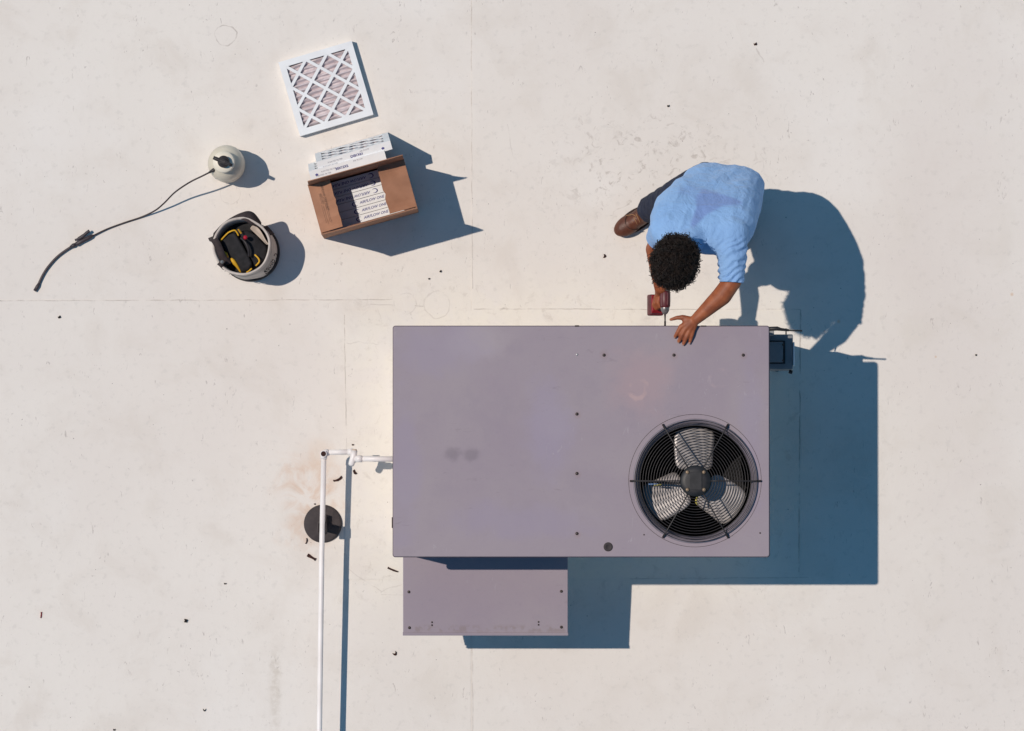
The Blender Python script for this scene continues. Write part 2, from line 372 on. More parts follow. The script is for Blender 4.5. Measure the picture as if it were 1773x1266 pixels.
m_leather = M('brown_leather', (0.130, 0.042, 0.022), (0.085, 0.026, 0.014), 16, 0.5, bump=0.3, bscale=70)
m_sole = M('dark_sole', (0.05, 0.022, 0.016), (0.035, 0.016, 0.012), 30, 0.8)
m_lace = M('tan_lace', (0.33, 0.17, 0.085), None, 50, 0.85)
m_drill = M('maroon_plastic', (0.13, 0.022, 0.030), (0.085, 0.018, 0.024), 30, 0.45)
m_drillred = M('drill_red', (0.30, 0.012, 0.020), (0.22, 0.012, 0.018), 30, 0.4)
m_steel = M('grey_steel', (0.34, 0.33, 0.33), (0.22, 0.21, 0.21), 40, 0.35, 0.6)
m_ebox = M('box_grey', (0.24, 0.25, 0.26), (0.19, 0.20, 0.215), 12, 0.6)
m_debris = M('dry_debris', (0.050, 0.016, 0.012), (0.028, 0.012, 0.010), 90, 0.9, bump=0.4)
m_debris_red = M('red_scrap', (0.22, 0.02, 0.02), None, 90, 0.7)
m_debris_black = M('tar_bit', (0.014, 0.011, 0.011), None, 90, 0.9)

def shirt_material():
    m, n, l, b = new_mat('blue_cotton'); b.inputs['Roughness'].default_value = 0.9
    b.inputs['Sheen Weight'].default_value = 0.15; b.inputs['Specular IOR Level'].default_value = 0.15
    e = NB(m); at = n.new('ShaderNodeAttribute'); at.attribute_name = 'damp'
    n1 = e.noise(7, 5, 0.6); n2 = e.noise(260, 2)
    c = e.mix(e.step(n1, 0.35, 0.65), (0.270, 0.455, 0.760), (0.240, 0.415, 0.715))
    c = e.mix(e.m('MULTIPLY', e.step(n2, 0.4, 0.7), 0.15), c, (0.20, 0.37, 0.67))
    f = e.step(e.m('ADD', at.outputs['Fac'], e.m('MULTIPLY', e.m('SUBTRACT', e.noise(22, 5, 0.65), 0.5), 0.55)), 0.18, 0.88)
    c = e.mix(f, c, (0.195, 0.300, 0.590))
    l.new(c, b.inputs['Base Color'])
    bp = n.new('ShaderNodeBump'); bp.inputs['Strength'].default_value = 0.45; bp.inputs['Distance'].default_value = 0.007
    l.new(e.m('ADD', n2, e.m('ADD', e.m('MULTIPLY', e.noise(35, 4), 2.0), e.m('MULTIPLY', e.noise(11, 4, 0.6, 1.4), 7.0))), bp.inputs['Height']); l.new(bp.outputs[0], b.inputs['Normal'])
    return m
m_shirt = shirt_material()

# ------------------------------------------------------------------ the roof
def rect_sheet(name, x0, y0, x1, y1, z0, z1, mat, parent=None):
    return hexa(name, [(x0, y0, z0), (x1, y0, z0), (x1, y1, z0), (x0, y1, z0)], [(x0, y0, z1), (x1, y0, z1), (x1, y1, z1), (x0, y1, z1)], mat, parent)
roof = rect_sheet('roof', -30, -30, 30, 30, -0.4, 0.0, m_roof)
set_props(roof, 'wide flat white membrane roof', 'roof', kind='structure')
sx = P(817, 600).x; sy = P(300, 520).y
rect_sheet('membrane_sheet', sx, -29.9, sx + 3.05, 29.9, 0.0005, 0.0025, m_roof, roof)
rect_sheet('membrane_sheet', sx - 3.05, -29.9, sx - 0.004, sy, 0.0005, 0.0020, m_roof, roof)
a0, a1 = P(598, 538), P(1385, 1003)
rect_sheet('flashing_sheet', a0.x, a1.y, a1.x, a0.y, 0.003, 0.0055, m_roof, roof)

# ------------------------------------------------------------------ rooftop unit
uc = (P(682, 566, UNIT_Z), P(1331, 963, UNIT_Z))
UX0, UX1 = uc[0].x, uc[1].x; UY1, UY0 = uc[0].y, uc[1].y
UCX, UCY = (UX0 + UX1) / 2, (UY0 + UY1) / 2
unit = thing('rooftop_unit', (UCX, UCY, 0.0055), 'large mauve-grey rooftop air conditioner with round fan grille', 'air conditioner')
IN = 0.012
BX0, BX1, BY0, BY1 = UX0 + IN, UX1 - IN, UY0 + IN, UY1 - IN
fc = P(1204, 833, UNIT_Z); FR = 0.300
def rounded_rect(x0, y0, x1, y1, r, n=5):
    out = []
    for (cx, cy, a) in ((x1 - r, y1 - r, 0), (x0 + r, y1 - r, 90), (x0 + r, y0 + r, 180), (x1 - r, y0 + r, 270)):
        for k in range(n + 1):
            t = math.radians(a + 90 * k / n); out.append((cx + r * math.cos(t), cy + r * math.sin(t)))
    return out
def top_panel():
    bm = bmesh.new()
    outer = [bm.verts.new((x, y, UNIT_Z)) for x, y in rounded_rect(UX0, UY0, UX1, UY1, 0.012)]
    inner = [bm.verts.new((fc.x + FR * math.cos(2 * math.pi * k / 72), fc.y + FR * math.sin(2 * math.pi * k / 72), UNIT_Z)) for k in range(72)]
    ed = [bm.edges.new((a[i], a[(i + 1) % len(a)])) for a in (outer, inner) for i in range(len(a))]
    bmesh.ops.triangle_fill(bm, use_beauty=True, edges=ed)
    top = bm.faces[:]
    # rolled-down rim and skirt
    loops = [outer]
    for (ins, z) in ((-0.003, UNIT_Z - 0.003), (-0.003, UNIT_Z - 0.032), (0.001, UNIT_Z - 0.033)):
        loops.append([bm.verts.new((x, y, z)) for x, y in rounded_rect(UX0 + ins, UY0 + ins, UX1 - ins, UY1 - ins, 0.012)])
    for a, b in zip(loops[:-1], loops[1:]):
        for i in range(len(a)):
            j = (i + 1) % len(a); bm.faces.new((a[i], a[j], b[j], b[i]))
    return from_bm('top_panel', bm, m_cab, unit)
tp = top_panel()
m_rim_shade = M('rim_shade_maroon', (0.075, 0.045, 0.055), (0.05, 0.032, 0.04), 30, 0.8)  # dark maroon strip, paints in the shade line below the lid's flange
shade_bm = bmesh.new()
so = [[shade_bm.verts.new((x, y, z)) for x, y in rounded_rect(UX0 - d_, UY0 - d_, UX1 + d_, UY1 + d_, 0.014)] for d_, z in ((0.0005, UNIT_Z - 0.012), (0.0062, UNIT_Z - 0.014), (0.0062, UNIT_Z - 0.030), (0.0005, UNIT_Z - 0.032))]
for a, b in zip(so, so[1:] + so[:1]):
    for i in range(len(a)): shade_bm.faces.new((a[i], a[(i + 1) % len(a)], b[(i + 1) % len(a)], b[i]))
from_bm('rim_shade_strip', shade_bm, m_rim_shade, unit)
# side panels of the cabinet, one face each, and the corner posts
PZ0, PZ1 = 0.36, UNIT_Z - 0.004
split_x = P(999, 700, UNIT_Z).x
def wall_panel(x0, x1, y0, y1, z0=PZ0, z1=PZ1, name='side_panel'):
    return box(name, ((x0 + x1) / 2, (y0 + y1) / 2, (z0 + z1) / 2), (abs(x1 - x0), abs(y1 - y0), z1 - z0), m_cab, unit, bev=0.003)
T = 0.018
wall_panel(BX0 + T, split_x - 0.003, BY1 - T, BY1); wall_panel(split_x + 0.003, BX1 - T, BY1 - T, BY1)
wall_panel(BX0 + T, split_x - 0.003, BY0, BY0 + T); wall_panel(split_x + 0.003, BX1 - T, BY0, BY0 + T)
wall_panel(BX0, BX0 + T, BY0, BY1); 
ym = UCY + 0.2
wall_panel(BX1 - T, BX1, ym, BY1)
# coil opening with fins on the east side
cf = box('coil', (BX1 - 0.02, (BY0 + ym) / 2, (PZ0 + PZ1) / 2), (0.02, ym - BY0 - 0.004, PZ1 - PZ0), m_coil, unit)
for k in range(24):
    z = PZ0 + 0.02 + k * (PZ1 - PZ0 - 0.04) / 23
    tube('coil_guard_wire', [(BX1 - 0.006, BY0 + 0.006, z), (BX1 - 0.006, ym - 0.006, z)], 0.002, m_wire, unit, 5)
box('divider', (split_x, UCY, 0.78), (0.016, BY1 - BY0 - 0.05, 0.8), m_inside, unit)
box('base_pan', (UCX, UCY, 0.335), (BX1 - BX0 + 0.02, BY1 - BY0 + 0.02, 0.05), m_cab, unit, bev=0.004)
box('inside_floor', ((split_x + BX1) / 2, UCY, 0.372), (BX1 - split_x - 0.06, BY1 - BY0 - 0.06, 0.02), m_inside, unit)
box('inside_lining', ((split_x + BX1) / 2, BY1 - T - 0.006, 0.78), (BX1 - split_x - 0.06, 0.008, 0.8), m_inside, unit)
box('inside_lining', ((split_x + BX1) / 2, BY0 + T + 0.006, 0.78), (BX1 - split_x - 0.06, 0.008, 0.8), m_inside, unit)
box('curb', (UCX, UCY, 0.158), (BX1 - BX0 - 0.06, BY1 - BY0 - 0.06, 0.303), m_roof, unit)
# fan throat: rolled lip, then a black ring going down
throat = lathe('fan_throat', [(FR + 0.002, 0.0015), (FR - 0.002, -0.001), (FR - 0.010, -0.010), (FR - 0.016, -0.030), (FR - 0.020, -0.060)], fc, m_throat, unit, 96)
lathe('throat_ring', [(FR - 0.019, -0.060), (FR - 0.017, -0.24), (FR + 0.02, -0.26)], fc, m_black, unit, 72)
lathe('fan_rim', [(FR + 0.014, 0.0006), (FR + 0.013, 0.006), (FR + 0.005, 0.008), (FR - 0.002, 0.003), (FR - 0.004, -0.004)], fc, m_throat, unit, 96)
lathe('embossed_ring', [(0.3325, 0.0003), (0.3335, 0.0014), (0.3345, 0.0003)], fc + Vector((-0.002, 0.002, 0)), m_screw, unit, 96)
# guard
def gz(r): return 0.018 + 0.022 * (1 - (r / 0.33) ** 2)
NR = 17
for k in range(NR):
    r = 0.088 + k * (0.306 - 0.088) / (NR - 1)
    pts = [(fc.x + r * math.cos(a), fc.y + r * math.sin(a), fc.z + gz(r)) for a in [2 * math.pi * i / 64 for i in range(65)]]
    tube('guard_ring', pts, 0.0019, m_wire, unit, 5, cap=False)
for k in range(6):
    a = math.radians(60 * k)
    pts = [(fc.x + r * math.cos(a), fc.y + r * math.sin(a), fc.z + (gz(r) + 0.003 if r < 0.318 else 0.008)) for r in (0.06, 0.12, 0.18, 0.24, 0.29, 0.314, 0.326)]
    sp = tube('guard_spoke', pts, 0.0034, m_wire, unit, 6)
    e = pts[-1]; d = Vector((math.cos(a), math.sin(a), 0))
    tube('spoke_foot', [Vector(e) - d * 0.022 + Vector((0, 0, .002)), Vector(e) + d * 0.004 + Vector((0, 0, .001))], 0.0052, m_screw, sp, 8)
# motor and mount
mtr = lathe('motor', [(0.0, 0.052), (0.050, 0.052), (0.072, 0.048), (0.079, 0.040), (0.079, 0.022), (0.060, 0.018), (0.060, -0.10), (0.02, -0.105), (0.02, -0.13)], fc, m_black, unit, 40)
for (dx, dy) in ((-1, 1), (1, 1), (-1, -1), (1, -1)):
    lathe('bolt', [(0.0, 0.060), (0.006, 0.060), (0.0095, 0.057), (0.0095, 0.050)], fc + Vector((dx * 0.0415, dy * 0.044, 0)), m_bolt, mtr, 12)
box('motor_plate', fc + Vector((0, 0, 0.054)), (0.062, 0.09, 0.004), m_black, mtr, bev=0.0015)
fan = lathe('fan_hub', [(0.0, -0.12), (0.062, -0.12), (0.07, -0.13), (0.07, -0.175), (0.0, -0.175)], fc, m_black, unit, 32)
def blade(ang):
    V, Fc = [], []; NI, NJ = 13, 15; ca, sa = math.cos(math.radians(ang)), math.sin(math.radians(ang))
    for side in (0.0012, -0.0012):
        for i in range(NI):
            for j in range(NJ):
                a, b = -1 + 2 * i / (NI - 1), -1 + 2 * j / (NJ - 1)
                k = max(abs(a), abs(b)); q = (abs(a) ** 6 + abs(b) ** 6) ** (1 / 6)       # rounded-corner paddle
                if q > 1e-6: a, b = a * k / q, b * k / q
                t = (a + 1) / 2; r = 0.056 + t * 0.216
                v = b * (0.094 + 0.012 * t) + 0.006 * math.sin(t * 3)
                r -= 0.02 * b * b * t
                z = -0.145 + b * (0.034 - 0.008 * t) + 0.012 * (1 - b * b) + side
                V.append((fc.x + r * ca - v * sa, fc.y + r * sa + v * ca, fc.z + z))
    n1 = NI * NJ
    for i in range(NI - 1):
        for j in range(NJ - 1):
            a, b, c, d = i * NJ + j, (i + 1) * NJ + j, (i + 1) * NJ + j + 1, i * NJ + j + 1
            Fc.append([a, b, c, d]); Fc.append([n1 + d, n1 + c, n1 + b, n1 + a])
    rim = [j for j in range(NJ)] + [i * NJ + NJ - 1 for i in range(1, NI)] + [(NI - 1) * NJ + j for j in reversed(range(NJ - 1))] + [i * NJ for i in reversed(range(1, NI - 1))]
    for k in range(len(rim)):
        a, b = rim[k], rim[(k + 1) % len(rim)]; Fc.append([a, b, n1 + b, n1 + a])
    return fix_normals(obj('fan_blade', V, Fc, m_blade, unit, True))
for a in (89, 207, 325): blade(a)
wz = fc.z - 0.02
w0 = tube('motor_conduit', spline([(fc.x - 0.06, fc.y - 0.012, wz), (fc.x - 0.14, fc.y - 0.010, wz - 0.01), (fc.x - 0.22, fc.y - 0.002, wz - 0.012), (fc.x - 0.278, fc.y, wz - 0.02)], 5), 0.006, m_black, unit, 8)
m_wb = M('wire_blue', (0.25, 0.42, 0.75), None, 60, 0.5); m_wy = M('wire_yellow', (0.75, 0.62, 0.15), None, 60, 0.5)
tube('motor_wire', [(fc.x - 0.235, fc.y - 0.016, wz), (fc.x - 0.19, fc.y - 0.015, wz + 0.004)], 0.0035, m_wb, w0, 8)
tube('motor_wire', [(fc.x - 0.21, fc.y - 0.020, wz), (fc.x - 0.17, fc.y - 0.018, wz + 0.004)], 0.0035, m_wy, w0, 8)
tube('motor_wire', spline([(fc.x + 0.012, fc.y - 0.075, wz), (fc.x + 0.004, fc.y - 0.10, wz - 0.01), (fc.x + 0.010, fc.y - 0.118, wz - 0.02)], 4), 0.0045, m_wy, unit, 8)
# screws and plug on the top
def screw(px, py, z, r=0.0075, mat=None, parent=None):
    lathe('screw', [(0.0, 0.0042), (r * 0.6, 0.0040), (r, 0.0018), (r * 1.05, -0.0015)], P(px, py, z), mat or m_screw, parent or unit, 14)
screw(999, 614, UNIT_Z, 0.006, m_screw_light)
for q in ((1046, 615), (1167, 615), (1287, 615), (999, 717), (999, 820), (999, 924)): screw(q[0], q[1], UNIT_Z, 0.008)
screw(1316, 923, UNIT_Z, 0.004); screw(1115, 926, UNIT_Z, 0.0035)
plug = lathe('plug', [(0.0, 0.001), (0.008, 0.001), (0.012, 0.005), (0.020, 0.006), (0.0225, 0.003), (0.0235, -0.001)], P(1053, 947, UNIT_Z), m_rubber, unit, 24)
# bits along the rim
box('rim_clip', P(999, 565, UNIT_Z - 0.006), (0.022, 0.010, 0.012), m_screw, unit, bev=0.002)
box('rim_clip', P(1218, 565, UNIT_Z - 0.004), (0.030, 0.008, 0.008), m_screw, unit, bev=0.002)
box('latch', P(681, 905, UNIT_Z - 0.05), (0.016, 0.055, 0.03), m_screw, unit, bev=0.003)
for py in (656, 762, 866): box('rim_screw', P(681.5, py, UNIT_Z - 0.02), (0.008, 0.012, 0.012), m_screw, unit, bev=0.002)
for px in (1117, 1327): box('rim_screw', P(px, 964, UNIT_Z - 0.02), (0.010, 0.007, 0.010), m_screw_light, unit, bev=0.002)

# intake hood on the south face
HZ0, HZ1 = 0.668, 0.632
h_in = BY0 - 0.001; hx0, hx1 = P(698, 1090, HZ1).x, P(983, 1090, HZ1).x; h_out = P(800, 1096, HZ1).y
hood = slab('intake_hood', [(hx0, h_out, HZ1), (hx1, h_out, HZ1), (hx1, h_in, HZ0), (hx0, h_in, HZ0)], 0.012, m_cab, unit, bev=0.002)
hood['label'] = 'mauve-grey sloping intake hood below the unit'
slab('hood_lip', [(hx0 - 0.002, h_out - 0.014, HZ1 + 0.001), (hx1 + 0.002, h_out - 0.014, HZ1 + 0.001), (hx1 + 0.002, h_out + 0.002, HZ1 + 0.0035), (hx0 - 0.002, h_out + 0.002, HZ1 + 0.0035)], 0.02, m_cab, hood, bev=0.002)
for x in (hx0 + 0.006, hx1 - 0.006):
    hexa('hood_side', [(x - 0.005, h_out, HZ1 - 0.035), (x + 0.005, h_out, HZ1 - 0.035), (x + 0.005, h_in, 0.40), (x - 0.005, h_in, 0.40)],
         [(x - 0.005, h_out, HZ1 - 0.012), (x + 0.005, h_out, HZ1 - 0.012), (x + 0.005, h_in, HZ0 - 0.012), (x - 0.005, h_in, HZ0 - 0.012)], m_cab, hood)
slab('hood_screen', [(hx0 + 0.015, h_in - 0.004, 0.41), (hx1 - 0.015, h_in - 0.004, 0.41), (hx1 - 0.015, h_out + 0.012, HZ1 - 0.028), (hx0 + 0.015, h_out + 0.012, HZ1 - 0.028)], 0.006, m_coil, hood)
def hz(px, py): 
    y = P(px, py, 0.65).y; return HZ1 + (HZ0 - HZ1) * (y - h_out) / (h_in - h_out)
for q in ((708, 1025), (972, 1024), (709, 1087), (972, 1086)): screw(q[0], q[1], hz(*q), 0.0075, None, hood)
for q in ((748, 1077.5), (748, 1082.5), (932.5, 1077), (932.5, 1082)): screw(q[0], q[1], hz(*q), 0.0045, None, hood)

# electrical disconnect on the east face, with its lever and conduit
EZ = 0.78
e0, e1 = P(1373, 579, EZ), P(1373, 640, EZ)
ebx = (BX1 + e0.x) / 2
eb = box('disconnect_box', (ebx, (e0.y + e1.y) / 2, EZ - 0.13), (e0.x - BX1, e0.y - e1.y, 0.26), m_ebox, unit, bev=0.006)
eb['label'] = 'grey electrical box on the shaded side of the unit'
pc = P(1345, 610, EZ)
box('cover_frame', (pc.x, pc.y, EZ + 0.003), (0.085, 0.118, 0.006), m_black, eb)
box('cover_plate', (pc.x - 0.004, pc.y, EZ + 0.008), (0.070, 0.104, 0.008), m_ebox, eb, bev=0.002)
for q in ((1356, 597), (1356, 624)): screw(q[0], q[1], EZ + 0.012, 0.005, None, eb)
box('box_edge_highlight', (e0.x + 0.004, (e0.y + e1.y) / 2 - 0.01, EZ - 0.03), (0.008, 0.12, 0.07), m_cardw, eb, bev=0.002)  # white strip added as the highlight along the box's outer edge
tube('antenna_stub', [P(1361, 580, EZ - 0.24), P(1361, 569, EZ - 0.22)], 0.0035, m_black, eb, 8)
tube('latch_knob', [P(1366, 643, EZ - 0.05), P(1372, 645, EZ - 0.05)], 0.010, m_black, eb, 8)
tube('conduit', spline([(ebx + 0.03, e1.y + 0.05, EZ - 0.26), (ebx + 0.03, e1.y + 0.04, 0.3), (ebx + 0.03, e1.y + 0.02, 0.0)], 5), 0.014, m_ebox, eb, 12)
lv = tube('lever', [P(1322, 570, 0.93), P(1346, 569, 0.93), P(1352, 570.5, 0.93), P(1366, 572, 0.93)], [0.011, 0.011, 0.008, 0.006], m_black, eb, 10)
tube('lever_rod', [P(1364, 572, 0.93), P(1389, 573, 0.93)], 0.0042, m_black, lv, 8)
box('lever_bracket', P(1334, 576, 0.85), (0.03, 0.03, 0.16), m_ebox, eb, bev=0.003)

# ------------------------------------------------------------------ drain pipe and its stand
PR = 0.0138
drain = thing('drain_pipe', (P(561, 786).x, P(561, 786).y, 0.0), 'long thin white PVC drain pipe bending out of the unit', 'pipe')
tube('pipe', [P(690, 795, 0.285), P(614, 794.5, 0.275)], PR, m_pvc, drain, 16)
tube('coupling', [P(627, 794.5, 0.277), P(616, 794.5, 0.275)], PR * 1.3, m_pvc, drain, 16)
tube('tee', [P(608.5, 804, 0.262), P(608.8, 802, 0.268), P(610.5, 796, 0.274), P(612.5, 788, 0.274), P(613.5, 781, 0.268)], PR * 1.18, m_pvc, drain, 16)
tube('open_cap', [P(613.6, 781, 0.272), P(613.7, 778.8, 0.270)], PR * 1.0, m_rag, drain, 16)
tube('pipe', [P(611, 782.5, 0.25), P(566, 783.5, 0.25)], PR, m_pvc, drain, 16)
tube('coupling', [P(612, 782.5, 0.25), P(602, 782.8, 0.25)], PR * 1.25, m_pvc, drain, 16)
el = tube('elbow', [P(569, 783.5, 0.25), P(563, 784.5, 0.25), P(561, 787, 0.25), P(560.5, 795, 0.248)], PR * 1.28, m_pvc, drain, 16)
vc = P(560.5, 786, 0.25)
lathe('vent', [(PR * 1.2, 0.0), (PR * 1.25, 0.03), (PR * 1.0, 0.031), (PR * 0.95, 0.012)], vc, m_pvc, el, 20)
lathe('vent_hole', [(0.0, 0.0135), (PR * 0.97, 0.0135), (PR * 0.97, 0.012)], vc + Vector((0, 0, 0.012)), m_debris, el, 20)
tube('long_pipe', [P(560.5, 792, 0.247), P(557.0, 960, 0.238), P(553, 1266, 0.222), P(551.0, 1420, 0.215), P(540, 2300, 0.18), P(520, 3800, 0.12)], PR, m_pvc, drain, 16)

sc = P(559, 907, 0.02)
stand = thing('pipe_stand', (sc.x, sc.y, 0.002), 'black round rubber foot holding up the white pipe', 'pipe stand')
lathe('base', [(0.0, 0.022), (0.085, 0.021), (0.096, 0.017), (0.099, 0.008), (0.1, 0.001), (0.0, 0.0005)], (sc.x, sc.y, 0.002), m_rubber, stand, 56)
cl = P(557.6, 914, 0.22)
box('post', (cl.x, sc.y - 0.015, 0.115), (0.040, 0.040, 0.19), m_rubber, stand, bev=0.003)
box('post_rib', (cl.x + 0.012, sc.y + 0.005, 0.05), (0.012, 0.085, 0.06), m_rubber, stand, bev=0.003)
box('cradle', (cl.x, cl.y, 0.214), (0.052, 0.066, 0.014), m_rubber, stand, bev=0.003)
for s in (-1, 1): box('cradle_tab', (cl.x + s * 0.020, cl.y, 0.228), (0.006, 0.05, 0.022), m_rubber, stand, bev=0.001)

# ------------------------------------------------------------------ filters
def filter_thing(name, c, R, right, up, out, w, h, t, label, group=None, pleats=16, lattice=True):
    """c: centre of the front face; right/up/out unit axes; thickness goes against out"""
    root = thing(name, R, label, 'air filter', group)
    ax = Matrix((right, up, out)).transposed()
    def q(a, b, d): return Vector(c) + right * a + up * b + out * d
    def bar(nm, a, b, wd, z0, z1, parent, mat=m_cardw):
        a, b = Vector(a), Vector(b); d = (b - a).normalized(); s = Vector((-d.y, d.x)) * wd / 2
        cs = [a - s, b - s, b + s, a + s]
        return hexa(nm, [q(p.x, p.y, z0) for p in cs], [q(p.x, p.y, z1) for p in cs], mat, parent)
    fw = 0.033 * w / 0.4; hw, hh = w / 2, h / 2
    V, Fc = [], []
    prof = [(0, -t), (0, 0), (fw, 0), (fw, -0.003), (0.004, -0.004), (0.004, -t)]
    for (i, z) in prof:
        for (x, y) in ((-1, -1), (1, -1), (1, 1), (-1, 1)): V.append(q(x * (hw - i), y * (hh - i), z))
    n = len(prof)
    for i in range(n):
        j = (i + 1) % n
        for k in range(4): Fc.append([i * 4 + k, i * 4 + (k + 1) % 4, j * 4 + (k + 1) % 4, j * 4 + k])
    fr = fix_normals(obj('frame', V, Fc, m_cardw, root))
    if lattice:
        iw, ih = hw - fw * 0.8, hh - fw * 0.8
        for fam in (1, -1):
            for cc in (0.0, 1 / 3, -1 / 3, 2 / 3, -2 / 3):
                # unit square line x - y = cc (or mirrored)
                p0 = (max(0, cc), max(0, -cc)); p1 = (min(1, 1 + cc), min(1, 1 - cc))
                a = ((p0[0] * 2 - 1) * iw * fam, (p0[1] * 2 - 1) * ih); b = ((p1[0] * 2 - 1) * iw * fam, (p1[1] * 2 - 1) * ih)
                bar('lattice_bar', a, b, 0.0155 * w / 0.4, -0.0038 - (0.0006 if fam > 0 else 0), -0.0006 - (0.0006 if fam > 0 else 0), fr)
        # pleated paper
        V, Fc = [], []; NX, NY = 25, pleats * 4
        for j in range(NY + 1):
            for i in range(NX + 1):
                x = -hw + 0.005 + (w - 0.01) * i / NX; y = -hh + 0.005 + (h - 0.01) * j / NY
                ph = pleats * j / NY + 0.28 * noise.noise(Vector((x * 9, y * 7, w * 10 + c[0]))) 
                tri = abs((ph % 1.0) * 2 - 1)
                z = -0.006 - 0.022 * tri + 0.002 * noise.noise(Vector((x * 25, y * 25, 3)))
                V.append(q(x, y, z))
        for j in range(NY):
            for i in range(NX):
                a = j * (NX + 1) + i; Fc.append([a, a + 1, a + NX + 2, a + NX + 1])
        obj('pleated_media', V, Fc, m_pleat, root, False)
    else:
        bar('face_board', (-hw + 0.006, 0), (hw - 0.006, 0), h - 0.012, -t + 0.003, -0.006, root)
    return root, q
X, Y, Z = Vector((1, 0, 0)), Vector((0, 1, 0)), Vector((0, 0, 1))
# one lying flat
tl, tr, br, bl = P(481, 108, .05), P(609, 71, .05), P(646.5, 198, .05), P(520.5, 236, .05)
fcn = (tl + tr + br + bl) / 4; rt = ((tr - tl) + (br - bl)).normalized(); upv = Z.cross(rt)
w_ = ((tr - tl).length + (br - bl).length) / 2; h_ = ((tl - bl).length + (tr - br).length) / 2
f1, q = filter_thing('air_filter', fcn, (fcn.x, fcn.y, 0.002), rt, upv, Z, w_, h_, 0.048, 'square white pleated air filter lying flat on the roof', 'white air filters', 15)
# two standing, leaning on the carton
def standing(top_nl, top_nr, bot_nl, bot_nr, label, extra):
    tn0, tn1 = P(*top_nl, 0.40), P(*top_nr, 0.40); bn0, bn1 = P(*bot_nl, 0.006), P(*bot_nr, 0.006)
    along = ((tn1 - tn0) + (bn1 - bn0)).normalized(); up = ((tn0 + tn1) - (bn0 + bn1)); up = (up - along * up.dot(along)).normalized()
    out = (-along).cross(up)   # north-facing side
    cen = (tn0 + tn1 + bn0 + bn1) / 4
    root, q = filter_thing('air_filter', cen, (cen.x, cen.y, 0.002), -along, up, out, (tn1 - tn0).length, ((tn0 + tn1) / 2 - (bn0 + bn1) / 2).length, 0.046, label, 'white air filters', 13)
    top = (tn0 + tn1) / 2 + up * 0.0012 - out * 0.024
    extra(root, top, along, -out, up)
    return root
def print_rot(s):
    def f(root, top, along, south, up):
        text('size_print', s, 0.0175, m_ink, frame_matrix(top + along * 0.015, -along, -south) if s[1] == '6' else frame_matrix(top - along * 0.03 + south * 0.002, along, -south), root, offset=0.0006)
        for k, (a, b) in enumerate(((-0.13, 0.012), (-0.10, -0.004), (0.06, -0.014))):
            text('small_print', 'PLEATED FILTER' if k < 2 else 'AIR FLOW', 0.011, m_inkg, frame_matrix(top + along * a + south * b, along, -south), root)
        mk = frame_matrix(top + along * (0.155 if s[1] == '6' else -0.165) + south * 0.004, along, -south)
        hx = [(math.cos(t) * 0.009, math.sin(t) * 0.007) for t in [math.pi * 2 * i / 5 + 0.3 for i in range(5)]]
        obj('mark', [mk @ Vector((x, y, 0.0003)) for x, y in hx], [[0, 1, 2, 3, 4]], m_ink, root)
    return f
standing((546.5, 281), (674.5, 244), (545.5, 266), (672.5, 228.5), 'upright white filter farther from the brown carton, leaning towards it', print_rot('16X18X2'))
standing((534, 297), (664.5, 261), (533, 284), (664, 248), 'upright white filter squeezed right against the brown carton', print_rot('20X12X2'))

# ------------------------------------------------------------------ carton with filters inside
CZ = 0.46
cc = [P(531.5, 318, CZ), P(557.5, 408.5, CZ), P(722, 358, CZ), P(699.5, 276, CZ)]      # NW SW SE NE
ccen = sum(cc, Vector()) / 4
ex = ((cc[3] - cc[0]) + (cc[2] - cc[1])).normalized(); ey = Z.cross(ex)
CL = ((cc[3] - cc[0]).length + (cc[2] - cc[1]).length) / 2; CW = 0.262
ccen.z = 0
carton = thing('carton', (ccen.x, ccen.y, 0.001), 'open brown cardboard carton full of white filters', 'box')
RC = Matrix((ex, ey, Z)).transposed()
def cq(a, b, z): return ccen + ex * a + ey * b + Z * z
tw = 0.005
box('wall', cq(0, CW / 2, CZ / 2 + 0.003), (CL, tw, CZ), m_card, carton, RC); box('wall', cq(0, -CW / 2, CZ / 2 + 0.003), (CL, tw, CZ), m_card, carton, RC)
box('wall', cq(CL / 2 - 0.003, 0, CZ / 2 + 0.003), (tw, CW - 0.006, CZ), m_card, carton, RC); box('wall', cq(-CL / 2 + 0.003, 0, CZ / 2 + 0.003), (tw, CW - 0.006, CZ), m_card, carton, RC)
box('bottom', cq(0, 0, 0.005), (CL - 0.012, CW - 0.012, 0.006), m_card, carton, RC)
def flap(name, rows, thick=0.004):
    """rows of points (bent sheet)"""
    bm = bmesh.new(); g = [[bm.verts.new(p) for p in r] for r in rows]
    for i in range(len(g) - 1):
        for j in range(len(g[0]) - 1): bm.faces.new((g[i][j], g[i + 1][j], g[i + 1][j + 1], g[i][j + 1]))
    bmesh.ops.recalc_face_normals(bm, faces=bm.faces[:])
    bmesh.ops.solidify(bm, geom=bm.faces[:], thickness=thick)
    return from_bm(name, bm, m_card, carton)
hl, hwid = CL / 2, CW / 2
# long flaps stand up
def up_flap(sgn, ztop):
    rows = []
    for k in range(4):
        t = k / 3
        rows.append([cq(-hl + 0.004 + (CL - 0.008) * j / 16 + (0.004 if j in (0, 16) else 0) * t, sgn * (hwid + 0.001 + 0.010 * t * t), CZ + 0.003 + t * (ztop - CZ) + 0.004 * t * noise.noise(Vector((j * 0.7, sgn * 3, 1)))) for j in range(17)])
    return flap('flap', rows)
up_flap(1, 0.625); up_flap(-1, 0.645)
